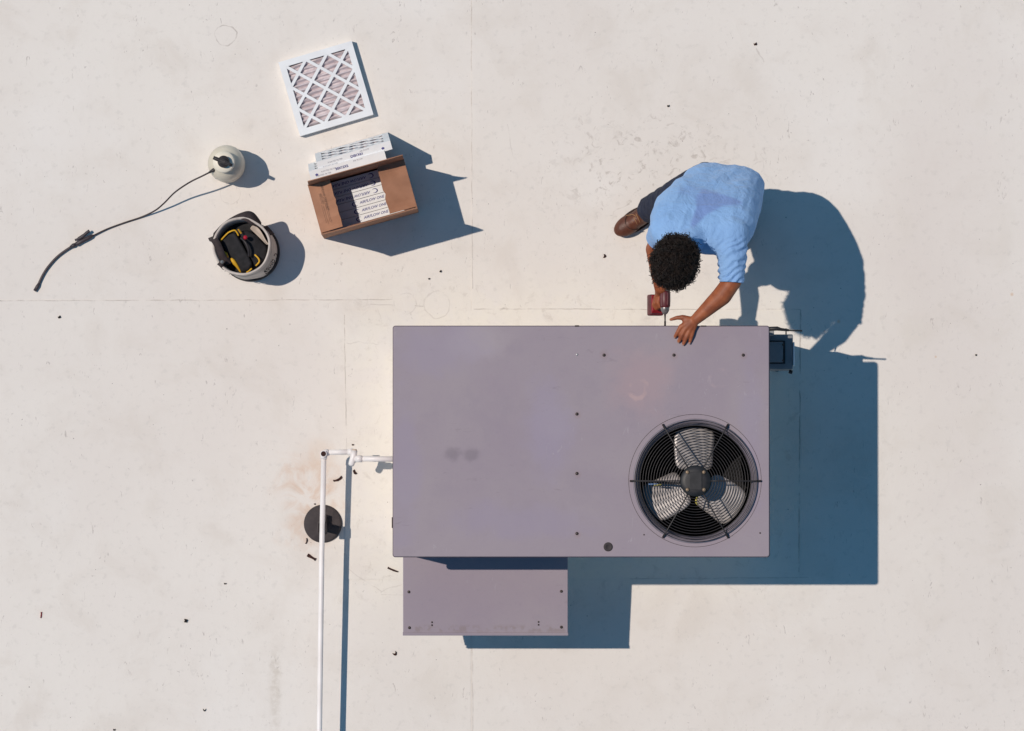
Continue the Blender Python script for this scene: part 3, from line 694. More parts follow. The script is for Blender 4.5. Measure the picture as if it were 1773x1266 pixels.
# short flaps folded over the ends
def end_flap(sgn, length, zin, jag):
    rows = []
    for k in range(5):
        t = k / 4
        rows.append([cq(sgn * (hl - 0.003 - length * t) + (jag * noise.noise(Vector((j * 0.9, sgn * 5, 0))) if k == 4 else 0), -hwid + 0.006 + (CW - 0.012) * j / 12,
                        CZ + 0.004 + (zin - CZ) * t + 0.010 * math.sin(t * math.pi) * noise.noise(Vector((j * 0.35, sgn, 2))) + 0.006 * t * noise.noise(Vector((j * 0.5, sgn, 7)))) for j in range(13)])
    return flap('flap', rows)
fl_w = end_flap(-1, 0.115, 0.505, 0.010); fl_e = end_flap(1, 0.142, 0.475, 0.010)
mt = frame_matrix(cq(-hl + 0.062, 0.035, 0.5005), -ey, ex)
for k, s in enumerate(('AIRFLOW ONE PLEAT', '20X12X2')):
    text('flap_print', s, 0.014, m_inkk, frame_matrix(cq(-hl + 0.066 - 0.018 * k, 0.045, 0.5035 - 0.004 * k), -ey, ex), fl_w)
for k in range(2):
    tube('flap_rule', [cq(-hl + 0.062 - 0.02 * k, 0.01, 0.5045 - 0.004 * k), cq(-hl + 0.062 - 0.02 * k, -0.085, 0.5045 - 0.004 * k)], 0.0009, m_inkk, fl_w, 4)
# filters standing in the carton
FZ = 0.305; NF = 6; ft = (CW - 0.020) / NF
order = ['against the north flap', 'second from the north flap', 'third from the north flap', 'third from the south flap', 'second from the south flap', 'against the south flap']
for k in range(NF):
    b = hwid - 0.010 - ft * (k + 0.5)
    top = FZ + random.uniform(-0.004, 0.004)
    root, q = filter_thing('air_filter', cq(random.uniform(-.003, .003), b + ft / 2 - 0.0008, 0.009 + top / 2), cq(0, b, 0.009), ex, Z, ey * 1.0, CL - 0.03, top, ft - 0.0022,
                           'boxed white filter on edge inside the carton, ' + order[k], 'white air filters', 8, lattice=False)
    rotd = k < 3
    r_, u_ = (-ex, -ey) if rotd else (ex, ey)
    o_ = cq(-0.052 if rotd else 0.070, b, 0.009 + top + 0.0006)
    text('brand_print', 'AIRFLOW ONE PLEAT', 0.0195, m_ink, frame_matrix(o_, r_, u_), root, shear=0.3, offset=0.0003, sx=1.0)
    sw = [o_ - r_ * 0.117 + r_ * 0.016 * math.cos(t) + u_ * 0.011 * math.sin(t) + Z * 0.0004 for t in [math.radians(60 + 24 * i) for i in range(11)]]
    tube('brand_swoosh', sw, [0.0008 + 0.0022 * math.sin(math.pi * i / 10) for i in range(11)], m_ink, root, 5)

# ------------------------------------------------------------------ garden sprayer
bc = P(391.5, 283, 0.17)
spr = thing('pump_sprayer', (bc.x, bc.y, 0.001), 'milky pump sprayer bottle with black handle and long thin hose', 'sprayer')
lathe('bottle', [(0.0, 0.0), (0.084, 0.0), (0.092, 0.008), (0.094, 0.04), (0.094, 0.17), (0.092, 0.21), (0.084, 0.245), (0.066, 0.270), (0.052, 0.282), (0.048, 0.29), (0.0, 0.291)], (bc.x, bc.y, 0.001), m_bottle, spr, 64)
lathe('bottle_seam', [(0.094, 0.140), (0.0965, 0.144), (0.0965, 0.150), (0.094, 0.154)], (bc.x, bc.y, 0.001), m_bottle, spr, 64)
tc_ = P(387.5, 280.5, 0.32)
lathe('collar', [(0.046, 0.282), (0.052, 0.286), (0.056, 0.292), (0.056, 0.318), (0.052, 0.325), (0.030, 0.328), (0.0, 0.328)], (tc_.x, tc_.y, 0.001), m_collar, spr, 48)
lathe('pump_cap', [(0.031, 0.325), (0.031, 0.355), (0.026, 0.362), (0.018, 0.360), (0.014, 0.378), (0.0, 0.380)], (tc_.x, tc_.y, 0.001), m_plastic, spr, 32)
ph0, ph1 = P(369.5, 273, 0.388), P(402, 286.5, 0.388)
hd = tube('pump_handle', [ph0, ph0.lerp(ph1, 0.15), ph0.lerp(ph1, 0.5), ph0.lerp(ph1, 0.85), ph1], [0.0095, 0.0105, 0.011, 0.009, 0.008], m_plastic, spr, 12)
box('handle_rib', ph0.lerp(ph1, 0.5) + Z * 0.006, (0.03, 0.016, 0.012), m_plastic, hd, Matrix.Rotation(-0.4, 3, 'Z'), bev=0.003)
cn0 = P(374, 291.5, 0.262)
tube('hose_connector', [cn0 + Vector((0.02, 0.012, -0.02)), cn0, P(369, 295, 0.262), P(361, 299.5, 0.258)], [0.010, 0.011, 0.010, 0.0045], m_plastic, spr, 12)
hpts = [P(362, 299, 0.258), P(350, 305, 0.255), P(328, 316, 0.235), P(303, 333, 0.16), P(284, 352, 0.085), P(268, 365, 0.035), P(245, 376, 0.010), P(215, 386, 0.007), P(185, 397, 0.009), P(158, 410, 0.014)]
tube('hose', spline(hpts, 6), 0.0042, m_hose, spr, 10)
grip = tube('grip', [P(162, 407.5, 0.014), P(158, 409.5, 0.016), P(152, 412.5, 0.017), P(141, 418, 0.017), P(133, 422.5, 0.017), P(131, 423.5, 0.015)], [0.005, 0.0105, 0.0115, 0.0115, 0.0125, 0.008], m_wand, spr, 12)
tube('trigger', spline([P(130, 416, 0.020), P(137, 413, 0.024), P(144, 408.5, 0.028), P(149, 404, 0.030), P(155, 399.5, 0.030)], 3), [0.006] * 3 + [0.0095] * 4 + [0.008] * 6, m_wand, grip, 10)
tube('ferrule', [P(131, 423, 0.016), P(127.5, 425, 0.015), P(122, 428, 0.013)], [0.008, 0.0115, 0.0075], m_wand, grip, 12)
wp = [P(126, 426, 0.014), P(112, 435, 0.012), P(97, 447, 0.011), P(83, 463, 0.011), P(74, 477, 0.011), P(67, 492, 0.011)]
wd = tube('wand', spline(wp, 6), 0.0066, m_wand, spr, 12)
tube('nozzle', [P(67.5, 491, 0.012), P(65, 496, 0.012), P(60, 504, 0.012)], [0.007, 0.010, 0.0088], m_wand, wd, 12)

# ------------------------------------------------------------------ bucket and what is in it
b0 = P(434, 437, 0.0); BH = 0.325; top_c = P(418, 426.5, BH)
bucket = thing('tool_bucket', (b0.x, b0.y, 0.001), 'scuffed off-white tool bucket with dark base ring and handwriting', 'bucket')
lean = Vector((top_c.x - b0.x, top_c.y - b0.y, 0))
def leaned(name, prof, mat, wob=0.0, segs=72):
    o = lathe(name, prof, (b0.x, b0.y, 0), mat, bucket, segs, wob=wob)
    off = ORG[o.name]
    for v in o.data.vertices:
        z = v.co.z + off.z; v.co.x += lean.x * z / BH; v.co.y += lean.y * z / BH
    return o
leaned('shell', [(0.0, 0.004), (0.140, 0.004), (0.146, 0.03), (0.1475, 0.15), (0.1480, 0.28), (0.1500, BH - 0.012), (0.1505, BH - 0.002), (0.1470, BH + 0.002), (0.1400, BH), (0.1370, BH - 0.015), (0.1360, 0.20), (0.135, 0.03), (0.0, 0.025)], m_canvas, 0.035)
leaned('base_ring', [(0.130, 0.0), (0.1535, 0.0), (0.1550, 0.012), (0.1530, 0.028), (0.1470, 0.030), (0.130, 0.004)], m_plastic)
leaned('hem_band', [(0.1485, 0.235), (0.1510, 0.24), (0.1515, 0.25), (0.1495, 0.258)], m_canvas, 0.03)
# hand-written scrawl on the side facing the unit
def on_side(ang, z, r=0.1555):
    a = math.radians(ang); k = z / BH
    return Vector((b0.x + lean.x * k + r * math.cos(a), b0.y + lean.y * k + r * math.sin(a), z))
strokes = [[(-14, .20), (-9, .17), (-8, .13), (-12, .10), (-16, .11)], [(-22, .20), (-21, .15), (-24, .13), (-27, .15), (-26, .20), (-22, .20)], [(-29, .19), (-30, .14), (-33, .19), (-36, .13), (-38, .19)],
           [(-40, .15), (-44, .16), (-44, .20), (-41, .20), (-40, .15), (-43, .12)], [(-47, .12), (-48, .20), (-51, .18), (-48, .16), (-52, .12)], [(-24, .10), (-34, .085), (-44, .09), (-53, .10)]]
for s in strokes: tube('handwriting', spline([on_side(a, z) for a, z in s], 4), 0.0020, m_bag, bucket, 5)
for a in (-112, -118, -128): tube('scratch', [on_side(a, .26), on_side(a - 3, .20)], 0.0016, m_strap, bucket, 5)
rv = lathe('rivet', [(0, .006), (.006, .005), (.008, 0)], P(388, 462, 0.22), m_strap, bucket, 12)

bag = thing('tool_bag', (b0.x + lean.x * 0.5, b0.y + lean.y * 0.5, 0.03), 'black nylon tool bag with yellow trim stuffed into the bucket', 'bag')
def rounded_blob(name, corners_top, zb, mat, parent, bev=0.02, seg=4, drop=None):
    bm = bmesh.new(); tv = [bm.verts.new(p) for p in corners_top]; bv = [bm.verts.new((p.x, p.y, zb)) for p in corners_top]
    n = len(tv); bm.faces.new(tv); bm.faces.new(bv[::-1])
    for i in range(n): bm.faces.new((tv[i], bv[i], bv[(i + 1) % n], tv[(i + 1) % n]))
    bmesh.ops.bevel(bm, geom=bm.edges[:], offset=bev, segments=seg, affect='EDGES', profile=0.5)
    bmesh.ops.triangulate(bm, faces=[f for f in bm.faces if len(f.verts) > 4])
    bmesh.ops.subdivide_edges(bm, edges=bm.edges[:], cuts=1, use_grid_fill=True)
    for v in bm.verts: v.co += Vector((noise.noise(v.co * 18), noise.noise(v.co * 18 + Vector((5, 5, 5))), noise.noise(v.co * 14 + Vector((9, 2, 1))))) * 0.006
    return from_bm(name, bm, mat, parent, True)
fill = []
for r_k in range(6):
    for k in range(28):
        a = 2 * math.pi * k / 28; rr = 0.133 * r_k / 5
        pz = 0.215 + 0.02 * noise.noise(Vector((rr * 20 * math.cos(a), rr * 20 * math.sin(a), 4)))
        fill.append(Vector((b0.x + lean.x * pz / BH + rr * math.cos(a), b0.y + lean.y * pz / BH + rr * math.sin(a), pz)))
obj('bag_base', fill, [[i * 28 + k, i * 28 + (k + 1) % 28, (i + 1) * 28 + (k + 1) % 28, (i + 1) * 28 + k] for i in range(5) for k in range(28)], m_bag, bag, True)
body = rounded_blob('bag_body', [P(380, 419, .285), P(389, 407, .30), P(407, 401, .305), P(437, 456, .285), P(432, 469, .27), P(416, 473, .255)], 0.06, m_bag, bag, 0.014)
rounded_blob('bag_pocket', [P(412, 402, .29), P(430, 397, .28), P(446, 410, .275), P(463, 428, .265), P(461, 447, .255), P(441, 463, .26)], 0.06, m_bag, bag, 0.016)
tube('bag_handle', spline([P(417, 412, .30), P(425, 420, .315), P(430, 432, .31), P(431, 444, .295)], 5), 0.0065, m_plastic, bag, 8)
tube('yellow_piping', spline([P(382, 417, .29), P(388, 410, .302), P(396, 402.5, .31), P(405, 399, .312), P(409, 401, .308), P(413, 408, .298)], 5), 0.0042, m_yellow, bag, 6)
tube('yellow_piping', spline([P(441, 441, .285), P(447, 447, .287), P(449, 452, .284), P(447, 456, .280), P(443, 460, .27)], 5), 0.0045, m_yellow, bag, 6)
tube('yellow_piping', spline([P(436, 465, .265), P(431, 469, .255), P(427, 472, .25)], 4), 0.0045, m_yellow, bag, 6)
tube('yellow_patch', [P(387.5, 436, .285), P(391, 440, .288), P(395, 446, .282)], [0.004, 0.0095, 0.004], m_yellow, bag, 8)
tube('yellow_patch', spline([P(400, 447, .28), P(405, 454, .275), P(411, 462, .265), P(417, 472, .25)], 3), [0.003, 0.008, 0.011, 0.0115, 0.0105, 0.009, 0.0075, 0.006, 0.005, 0.004], m_yellow, bag, 8)
for k in range(5): tube('buckle_tooth', [P(411.5 + k * 1.1, 398 + k * 1.6, .315), P(414.5 + k * 1.1, 397 + k * 1.6, .315)], 0.0022, m_yellow, bag, 5)
def ribbon(name, pts, wvec, wid, mat, parent, thick=0.004):
    pts = spline(pts, 5); bm = bmesh.new(); g = []
    for i, p in enumerate(pts):
        wv = Vector(wvec if not callable(wvec) else wvec(i / (len(pts) - 1))).normalized()
        w2 = (wid if not callable(wid) else wid(i / (len(pts) - 1))) / 2
        g.append([bm.verts.new(p - wv * w2), bm.verts.new(p), bm.verts.new(p + wv * w2)])
    for a, b in zip(g[:-1], g[1:]):
        for j in range(2): bm.faces.new((a[j], b[j], b[j + 1], a[j + 1]))
    bmesh.ops.recalc_face_normals(bm, faces=bm.faces[:]); bmesh.ops.solidify(bm, geom=bm.faces[:], thickness=thick)
    return from_bm(name, bm, mat, parent, True)
# webbing over the west rim, and the flap hanging outside the north rim
ribbon('strap', [P(366, 410, .25), P(368, 414, .318), P(372, 417, .338), P(378, 427, .332), P(384, 442, .318), P(390, 452, .30), P(396, 458, .285)], (0.86, 0.35, 0.1), 0.038, m_strap, bag)
ribbon('strap', [P(369, 407, .20), P(383, 392, .24), P(398, 381, .28), P(412, 374.5, .31), P(426, 374, .32), P(440, 380, .31), P(452, 391, .27)], (0.1, 0.9, -0.45), lambda t: 0.022 + 0.05 * math.exp(-((t - 0.78) / 0.2) ** 2), m_strap, bag)
ribbon('strap', [P(458, 392, .27), P(465, 399, .24), P(471, 406, .20)], (0.6, 0.35, -0.7), 0.03, m_strap, bag)
ribbon('strap', [P(378, 455, .325), P(384, 460, .335), P(389, 465, .30)], (0.55, 0.7, 0), 0.022, m_strap, bag)
lathe('rim_clip', [(0, .008), (.007, .006), (.010, 0)], P(384.5, 453.5, .336), m_steel, bag, 12)
rag = thing('rag', (P(452, 408).x, P(452, 408).y, 0.2), 'crumpled tan cloth tucked against the bucket rim', 'cloth')
rg_rows = []
for i in range(9):
    t = i / 8; rg_rows.append([P(432 + 30 * t + 4 * s, 396 + 27 * t - 11 * s * math.sin(math.pi * min(1, t * 1.1 + 0.12)) + 2 * t, 0.275 + 0.035 * s + 0.010 * noise.noise(Vector((t * 4, s * 4, 0)))) for s in [j / 5 for j in range(6)]])
V = [p for r in rg_rows for p in r]; Fc = [[i * 6 + j, (i + 1) * 6 + j, (i + 1) * 6 + j + 1, i * 6 + j + 1] for i in range(8) for j in range(5)]
o = obj('cloth_sheet', V, Fc, m_rag, rag, True); sm = o.modifiers.new('thick', 'SOLIDIFY'); sm.thickness = 0.006; sm2 = o.modifiers.new('sub', 'SUBSURF'); sm2.levels = 1; sm2.render_levels = 1
pl = thing('red_handled_tool', (P(425, 412).x, P(425, 412).y, 0.15), 'tool with a small bright red knob standing in the bucket', 'tool')
lathe('knob', [(0, .02), (.009, .018), (.0115, .010), (.0105, 0), (.008, -.006), (0, -.008)], P(425, 411.5, .318), m_red, pl, 16)
tube('shaft', [P(425, 411.5, .318), P(427, 415, .12)], 0.005, m_steel, pl, 8)

# ------------------------------------------------------------------ the person
def capsule(a, b, ra, rb, segs=16, caps=4):
    a, b = Vector(a), Vector(b); d = (b - a); L = d.length; d = d / L if L > 1e-6 else Vector((0, 0, 1))
    pts, rr = [], []
    for k in range(caps): t = math.pi / 2 * (k + 0.15) / caps; pts.append(a - d * ra * math.cos(t)); rr.append(ra * math.sin(t))
    for k in range(5): pts.append(a + d * L * k / 4); rr.append(ra + (rb - ra) * k / 4)
    for k in reversed(range(caps)): t = math.pi / 2 * (k + 0.15) / caps; pts.append(b + d * rb * math.cos(t)); rr.append(rb * math.sin(t))
    return tube_geo(pts, rr, segs)
def ellipsoid(c, ax, n=24, m=14):
    """ax: three axis vectors with their lengths"""
    V, Fc = [], []
    c = Vector(c)
    V.append(c + ax[2])
    for i in range(1, m):
        t = math.pi * i / m
        for k in range(n):
            a = 2 * math.pi * k / n; V.append(c + ax[0] * math.sin(t) * math.cos(a) + ax[1] * math.sin(t) * math.sin(a) + ax[2] * math.cos(t))
    V.append(c - ax[2]); last = len(V) - 1
    for k in range(n): Fc.append([0, 1 + k, 1 + (k + 1) % n]); Fc.append([last, last - n + (k + 1) % n, last - n + k])
    for i in range(m - 2):
        for k in range(n):
            a = 1 + i * n + k; b = 1 + i * n + (k + 1) % n; Fc.append([a, a + n, b + n, b])
    return V, Fc
def union(name, prims, voxel, smooth_it, mat, parent, post=None, factor=0.5):
    V, Fc = [], []
    for v, f in prims:
        o = len(V); V += v; Fc += [[i + o for i in q] for q in f]
    me = bpy.data.meshes.new('tmp'); me.from_pydata([tuple(v) for v in V], [], Fc); me.update()
    t = bpy.data.objects.new('tmp', me); col.objects.link(t); fix_normals(t)
    r = t.modifiers.new('r', 'REMESH'); r.mode = 'VOXEL'; r.voxel_size = voxel
    s = t.modifiers.new('s', 'SMOOTH'); s.factor = factor; s.iterations = smooth_it
    dg = bpy.context.evaluated_depsgraph_get(); dg.update()
    out = bpy.data.meshes.new_from_object(t.evaluated_get(dg)); bpy.data.objects.remove(t)
    if post:
        nr = [v.normal.copy() for v in out.vertices]
        for v, nn in zip(out.vertices, nr): v.co = post(v.co.copy(), nn)
    off = ORG[parent.name]
    for v in out.vertices: v.co -= off
    out.materials.clear(); out.materials.append(mat); out.name = name
    out.polygons.foreach_set('use_smooth', [True] * len(out.polygons)); out.update()
    o = bpy.data.objects.new(name, out); col.objects.link(o); o.parent = parent; ORG[o.name] = off
    return o
pr_ = P(1210, 360)
person = thing('person', (pr_.x, pr_.y, 0.001), 'person in light blue T-shirt and dark jeans bending over the unit with a drill', 'person')
C = lambda a, b, ra, rb: capsule(P(*a), P(*b), ra, rb)
sh_l, el_l, wr_l = (1264, 412, 1.265), (1267, 488, 1.262), (1206, 552, 1.226)
sh_r, el_r, wr_r = (1152, 400, 1.145), (1133, 432, 0.985), (1144, 498, 0.935)
body = [
    C((1250, 322, .80), (1232, 352, .92), .085, .085), C((1232, 352, .92), (1210, 396, 1.14), .085, .070), C((1172, 400, 1.16), (1252, 408, 1.215), .055, .055),
    C((1204, 410, 1.19), (1180, 432, 1.345), .052, .056),
    C(sh_l, el_l, .058, .049), C(el_l, (1250, 512, 1.25), .047, .050), C((1250, 512, 1.25), wr_l, .050, .029),
    C(sh_r, el_r, .056, .045), C(el_r, (1139, 458, .97), .044, .046), C((1139, 458, .97), wr_r, .046, .034),
    C((1262, 318, .75), (1277, 380, .49), .070, .052), C((1277, 380, .49), (1284, 353, .10), .048, .042),
    C((1226, 315, .75), (1174, 338, .47), .070, .052), C((1174, 338, .47), (1125, 364, .10), .050, .042),
]
# head: looking down at the drill
hc = P(1170, 449, 1.415)
hf = Vector((-0.08, -0.45, -0.89)).normalized(); hr = hf.cross(Vector((0, 0, 1))).normalized(); hr = (hr + Vector((0, 0.12, 0))).normalized(); hu = hr.cross(hf).normalized(); hr = hf.cross(hu).normalized()
def H(r, f, u): return hc + hr * r + hf * f + hu * u
body += [ellipsoid(hc, (hr * .078, hf * .097, hu * .100)), ellipsoid(H(0, .045, -.060), (hr * .060, hf * .055, hu * .070)), capsule(H(0, .088, -.005), H(0, .108, -.042), .010, .015),
         capsule(H(-.016, .095, -.078), H(.016, .095, -.078), .009, .009), capsule(H(-.03, .088, .012), H(.03, .088, .012), .010, .010), capsule(H(0, .075, -.11), H(0, .07, -.112), .022, .022),
         ellipsoid(H(.080, -.005, -.02), (hr * .010, hf * .018, hu * .032)), ellipsoid(H(-.080, -.005, -.02), (hr * .010, hf * .018, hu * .032)), capsule(H(0, -.02, -.05), P(1186, 426, 1.30), .056, .056)]
# left hand flat on the edge of the lid
zt = UNIT_Z
palm_w = P(1205, 553, zt + .026)
kn = [(1179, 566, .020), (1186.5, 569.5, .022), (1195, 570, .021), (1201.5, 567.5, .018)]
mid = [(1174.0, 574.5, .022), (1180.5, 580.5, .024), (1189, 583.5, .023), (1197.8, 581.5, .019)]
tip = [(1169.0, 583, .0105), (1175.5, 591, .011), (1183.5, 595.5, .0105), (1194.3, 593, .0095)]
for i in range(4):
    k_, m_, t_ = (P(q[0], q[1], zt + q[2]) for q in (kn[i], mid[i], tip[i]))
    r0 = (.0122, .0126, .0122, .0108)[i]
    body += [capsule(palm_w + (k_ - palm_w) * 0.15, k_, .0180, .0140), capsule(k_, m_, r0, r0 * .9), capsule(m_, t_, r0 * .9, r0 * .76)]
body += [capsule(palm_w, P(1186, 556, zt + .024), .018, .014), capsule(P(1200, 555, zt + .024), P(1181.5, 549.5, zt + .022), .018, .0135), capsule(P(1184, 550, zt + .022), P(1172.5, 550.2, zt + .020), .0135, .0110), capsule(P(1172.5, 550.2, zt + .020), P(1161, 553.6, zt + .016), .0110, .0078),
         capsule(P(*wr_l), palm_w, .027, .021)]
# right hand closed round the drill grip (grip runs down and to the west)
dax = Y * -1.0
dz = 0.925
dbody = P(1151, 521, dz)
g_top = P(1148, 519, dz - .02); g_bot = P(1135, 528, dz - .125)
gd = (g_bot - g_top).normalized()
side_w = gd.cross(dax).normalized()
if side_w.x > 0: side_w = -side_w          # west side of the grip
back = P(1143, 508, dz - .045)
body += [capsule(P(*wr_r), back, .032, .027), capsule(back, g_top + gd * .055 + Y * .020 + side_w * .012, .023, .020)]
for i in range(4):
    base = g_top + gd * (.012 + .0205 * i); r0 = (.0098, .0102, .0098, .0088)[i]
    p0 = base + Y * .022 + side_w * .016; p1 = base + side_w * .027 - Y * .010; p2 = base - Y * .030 + side_w * .012; p3 = base - Y * .026 - side_w * .014
    if i == 0: p1 = base + side_w * .022 - Y * .012; p2 = base - Y * .034 + side_w * .010; p3 = base - Y * .040 - side_w * .004
    body += [capsule(p0, p1, r0, r0 * .95), capsule(p1, p2, r0 * .95, r0 * .9), capsule(p2, p3, r0 * .9, r0 * .75)]
t0 = g_top + gd * .012 + Y * .018; body += [capsule(back, t0 - side_w * .012, .014, .0115), capsule(t0 - side_w * .012, t0 - Y * .03 - side_w * .024, .0115, .0085)]
bd = union('body', body, 0.0042, 5, m_skin, person, factor=0.45)
for i in range(4):
    t_ = P(tip[i][0], tip[i][1], zt + tip[i][2]); m_ = P(mid[i][0], mid[i][1], zt + mid[i][2]); d_ = (t_ - m_).normalized(); n_ = Vector((0, 0, 1)); n_ = (n_ - d_ * n_.dot(d_)).normalized(); s_ = d_.cross(n_)
    v_, f_ = ellipsoid(t_ + d_ * .003 + n_ * .0062, (s_ * .0048, d_ * .0062, n_ * .0016), 10, 6); obj('nail', v_, f_, m_nail, bd, True)
for s in (-1, 1):
    v_, f_ = ellipsoid(H(s * .031, .086, -.006), (hr * .012, hf * .012, hu * .012), 12, 8); obj('eye', v_, f_, m_cardw, bd, True)

# T-shirt
s_l_end = (1266.5, 487, 1.262)
def sec(cx, cy, z, half_px, r, dz=0.0):
    h = half_px - r * 338
    return capsule(P(cx - h, cy - h * 0.06, z - dz), P(cx + h, cy + h * 0.10, z + dz), r, r)
keys = [(1255, 322, .765, 68, .112, -.02), (1249, 329, .830, 73, .120, -.02), (1245, 338, .885, 77, .122, -.01), (1235, 350, .965, 83, .122, 0), (1224, 366, 1.055, 90, .120, .01), (1217, 383, 1.135, 91, .114, .015), (1211, 400, 1.20, 86, .098, .02), (1206, 409, 1.222, 72, .084, .015)]
shirt = []
for a, b in zip(keys[:-1], keys[1:]):
    for k in range(4): shirt.append(sec(*[x + (y - x) * k / 4 for x, y in zip(a, b)]))
shirt.append(sec(*keys[-1]))
shirt += [C((1206, 408, 1.245), (1188, 424, 1.305), .074, .066),
          C((1268, 402, 1.250), (1267, 440, 1.262), .080, .075), C((1267, 440, 1.262), (1266.5, 506, 1.260), .074, .060),
          C((1158, 392, 1.195), (1146, 404, 1.13), .082, .075), C((1146, 404, 1.13), (1138, 420, 1.02), .073, .062)]
arm_a, arm_b = P(*sh_l), P(*s_l_end); pit = P(1243, 452, 1.22)
def fold(p, n):
    q = p.copy()
    d = 0.0055 * noise.noise(p * 5.5) + 0.0022 * noise.noise(p * 16 + Vector((3, 1, 4)))
    # creases fanning out from the armpit over the sleeve
    rel = p - pit; r = Vector((rel.x, rel.y)).length
    ang = math.atan2(rel.y, rel.x)
    wgt = max(0.0, 1 - abs(r - 0.10) / 0.115) * max(0.0, min(1.0, (p.x - pit.x + 0.05) / 0.05)) * (1.0 if p.z > 1.10 else 0.3)
    cr = abs(noise.noise(Vector((ang * 3.6 + 0.9 * noise.noise(p * 9), r * 4.5, 2.0))))
    d += wgt * (0.006 * (0.32 - min(cr, 0.5)))
    wave = (p.x * 0.52 - p.y * 0.86) / 0.031 + 0.9 * noise.noise(p * 10) + 0.5 * noise.noise(p * 4)
    rid = 1 - abs(2 * (wave % 1.0) - 1); rid = rid * rid * (3 - 2 * rid)
    ys0, ys1 = P(1260, 405, 1.27).y, P(1266, 432, 1.27).y
    wy = max(0.0, min(1.0, (ys0 - p.y) / (ys0 - ys1))) * max(0.0, min(1.0, (p.x - P(1226, 440, 1.27).x) / 0.05))
    d += wy * (0.55 + 0.75 * noise.noise(p * 7 + Vector((2, 2, 2)))) * 0.0135 * (rid - 0.5)
    # drag lines across the lower back
    ba = abs(noise.noise(Vector((p.x * 3.0 + p.y * 5.0, p.y * 9 - p.x * 6, p.z * 4 + 5))))
    low = max(0.0, min(1.0, (1.10 - p.z) / 0.15)); d += low * 0.018 * (0.22 - min(ba, 0.4))
    ba2 = abs(noise.noise(Vector((p.x * 14 - p.y * 3, p.y * 4, p.z * 6))))
    d += 0.009 * (0.2 - min(ba2, 0.4))
    # hollow between the shoulder blades
    sp = P(1212, 368, 1.2); e = math.exp(-((p.x - sp.x) ** 2 + (p.y - sp.y) ** 2) / (2 * 0.06 ** 2)); d -= 0.010 * e * (1 if n.z > 0 else 0)
    return q + n * d
sh = union('shirt', shirt, 0.0050, 14, m_shirt, person, fold)
def cut_sleeve(o, at, axis, reach):
    off = ORG[o.name]; bm = bmesh.new(); bm.from_mesh(o.data); c = Vector(at) - off; axis = axis.normalized()
    fs = [f for f in bm.faces if (f.calc_center_median() - c).length < reach]
    g = list({v for f in fs for v in f.verts}) + list({e for f in fs for e in f.edges}) + fs
    bmesh.ops.bisect_plane(bm, geom=g, plane_co=c, plane_no=axis, clear_outer=True)
    ed = [e for e in bm.edges if e.is_boundary]
    ex_ = bmesh.ops.extrude_edge_only(bm, edges=ed)['geom']
    vs_ = [v for v in ex_ if isinstance(v, bmesh.types.BMVert)]
    cen = sum((v.co for v in vs_), Vector()) / max(1, len(vs_))
    for v in vs_: v.co = cen + (v.co - cen) * 0.90 - axis * 0.006
    bm.to_mesh(o.data); bm.free()
    o.data.polygons.foreach_set('use_smooth', [True] * len(o.data.polygons))
cut_sleeve(sh, P(1266.5, 489, 1.262), P(1264, 500, 1.262) - P(1267, 440, 1.264), 0.13)
cut_sleeve(sh, P(1141, 414, 1.06), P(1138, 420, 1.02) - P(1146, 404, 1.13), 0.11)
def pip(x, y, poly):
    """signed-ish inside test with distance to the outline (metres)"""
    ins = False; dm = 9e9; n = len(poly)
    for i in range(n):
        x0, y0 = poly[i]; x1, y1 = poly[(i + 1) % n]
        if (y0 > y) != (y1 > y) and x < (x1 - x0) * (y - y0) / (y1 - y0) + x0: ins = not ins
        dx, dy = x1 - x0, y1 - y0; t = max(0, min(1, ((x - x0) * dx + (y - y0) * dy) / (dx * dx + dy * dy)))
        dm = min(dm, math.hypot(x - x0 - t * dx, y - y0 - t * dy))
    return dm if ins else -dm
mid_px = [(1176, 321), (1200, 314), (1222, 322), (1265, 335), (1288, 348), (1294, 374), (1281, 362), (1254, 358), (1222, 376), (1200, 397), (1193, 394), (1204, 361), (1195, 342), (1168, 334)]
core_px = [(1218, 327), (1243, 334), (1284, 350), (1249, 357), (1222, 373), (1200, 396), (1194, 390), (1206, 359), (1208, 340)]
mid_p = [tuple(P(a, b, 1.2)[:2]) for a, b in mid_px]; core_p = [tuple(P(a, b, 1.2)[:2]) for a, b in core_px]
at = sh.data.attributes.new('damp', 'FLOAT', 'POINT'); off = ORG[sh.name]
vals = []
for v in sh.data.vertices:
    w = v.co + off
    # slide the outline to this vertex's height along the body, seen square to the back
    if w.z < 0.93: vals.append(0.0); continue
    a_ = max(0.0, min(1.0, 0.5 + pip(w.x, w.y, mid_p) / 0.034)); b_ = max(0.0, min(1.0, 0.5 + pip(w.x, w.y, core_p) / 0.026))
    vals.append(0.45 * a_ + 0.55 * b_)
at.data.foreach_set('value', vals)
# hem of the sleeve
def hem(c, axis, r, parent):
    axis = axis.normalized(); u = axis.orthogonal().normalized(); w = axis.cross(u)
    tube('sleeve_hem', [c + (u * math.cos(a) + w * math.sin(a)) * r for a in [2 * math.pi * k / 32 for k in range(33)]], 0.0035, m_shirt, parent, 6, cap=False)

# jeans
def jf(p, n):
    k = abs(noise.noise(Vector((p.x * 16, p.y * 16, p.z * 22)))); return p + n * (0.010 * (0.25 - min(k, 0.5)) + 0.004 * noise.noise(p * 9))
union('jeans', [C((1256, 322, .73), (1238, 323, .73), .098, .098), C((1266, 318, .74), (1277, 380, .49), .098, .082), C((1277, 380, .49), (1284, 354, .12), .076, .066),
                C((1222, 314, .74), (1174, 338, .47), .100, .086), C((1174, 338, .47), (1127, 363, .13), .086, .072)], 0.0075, 6, m_jean, person, jf)
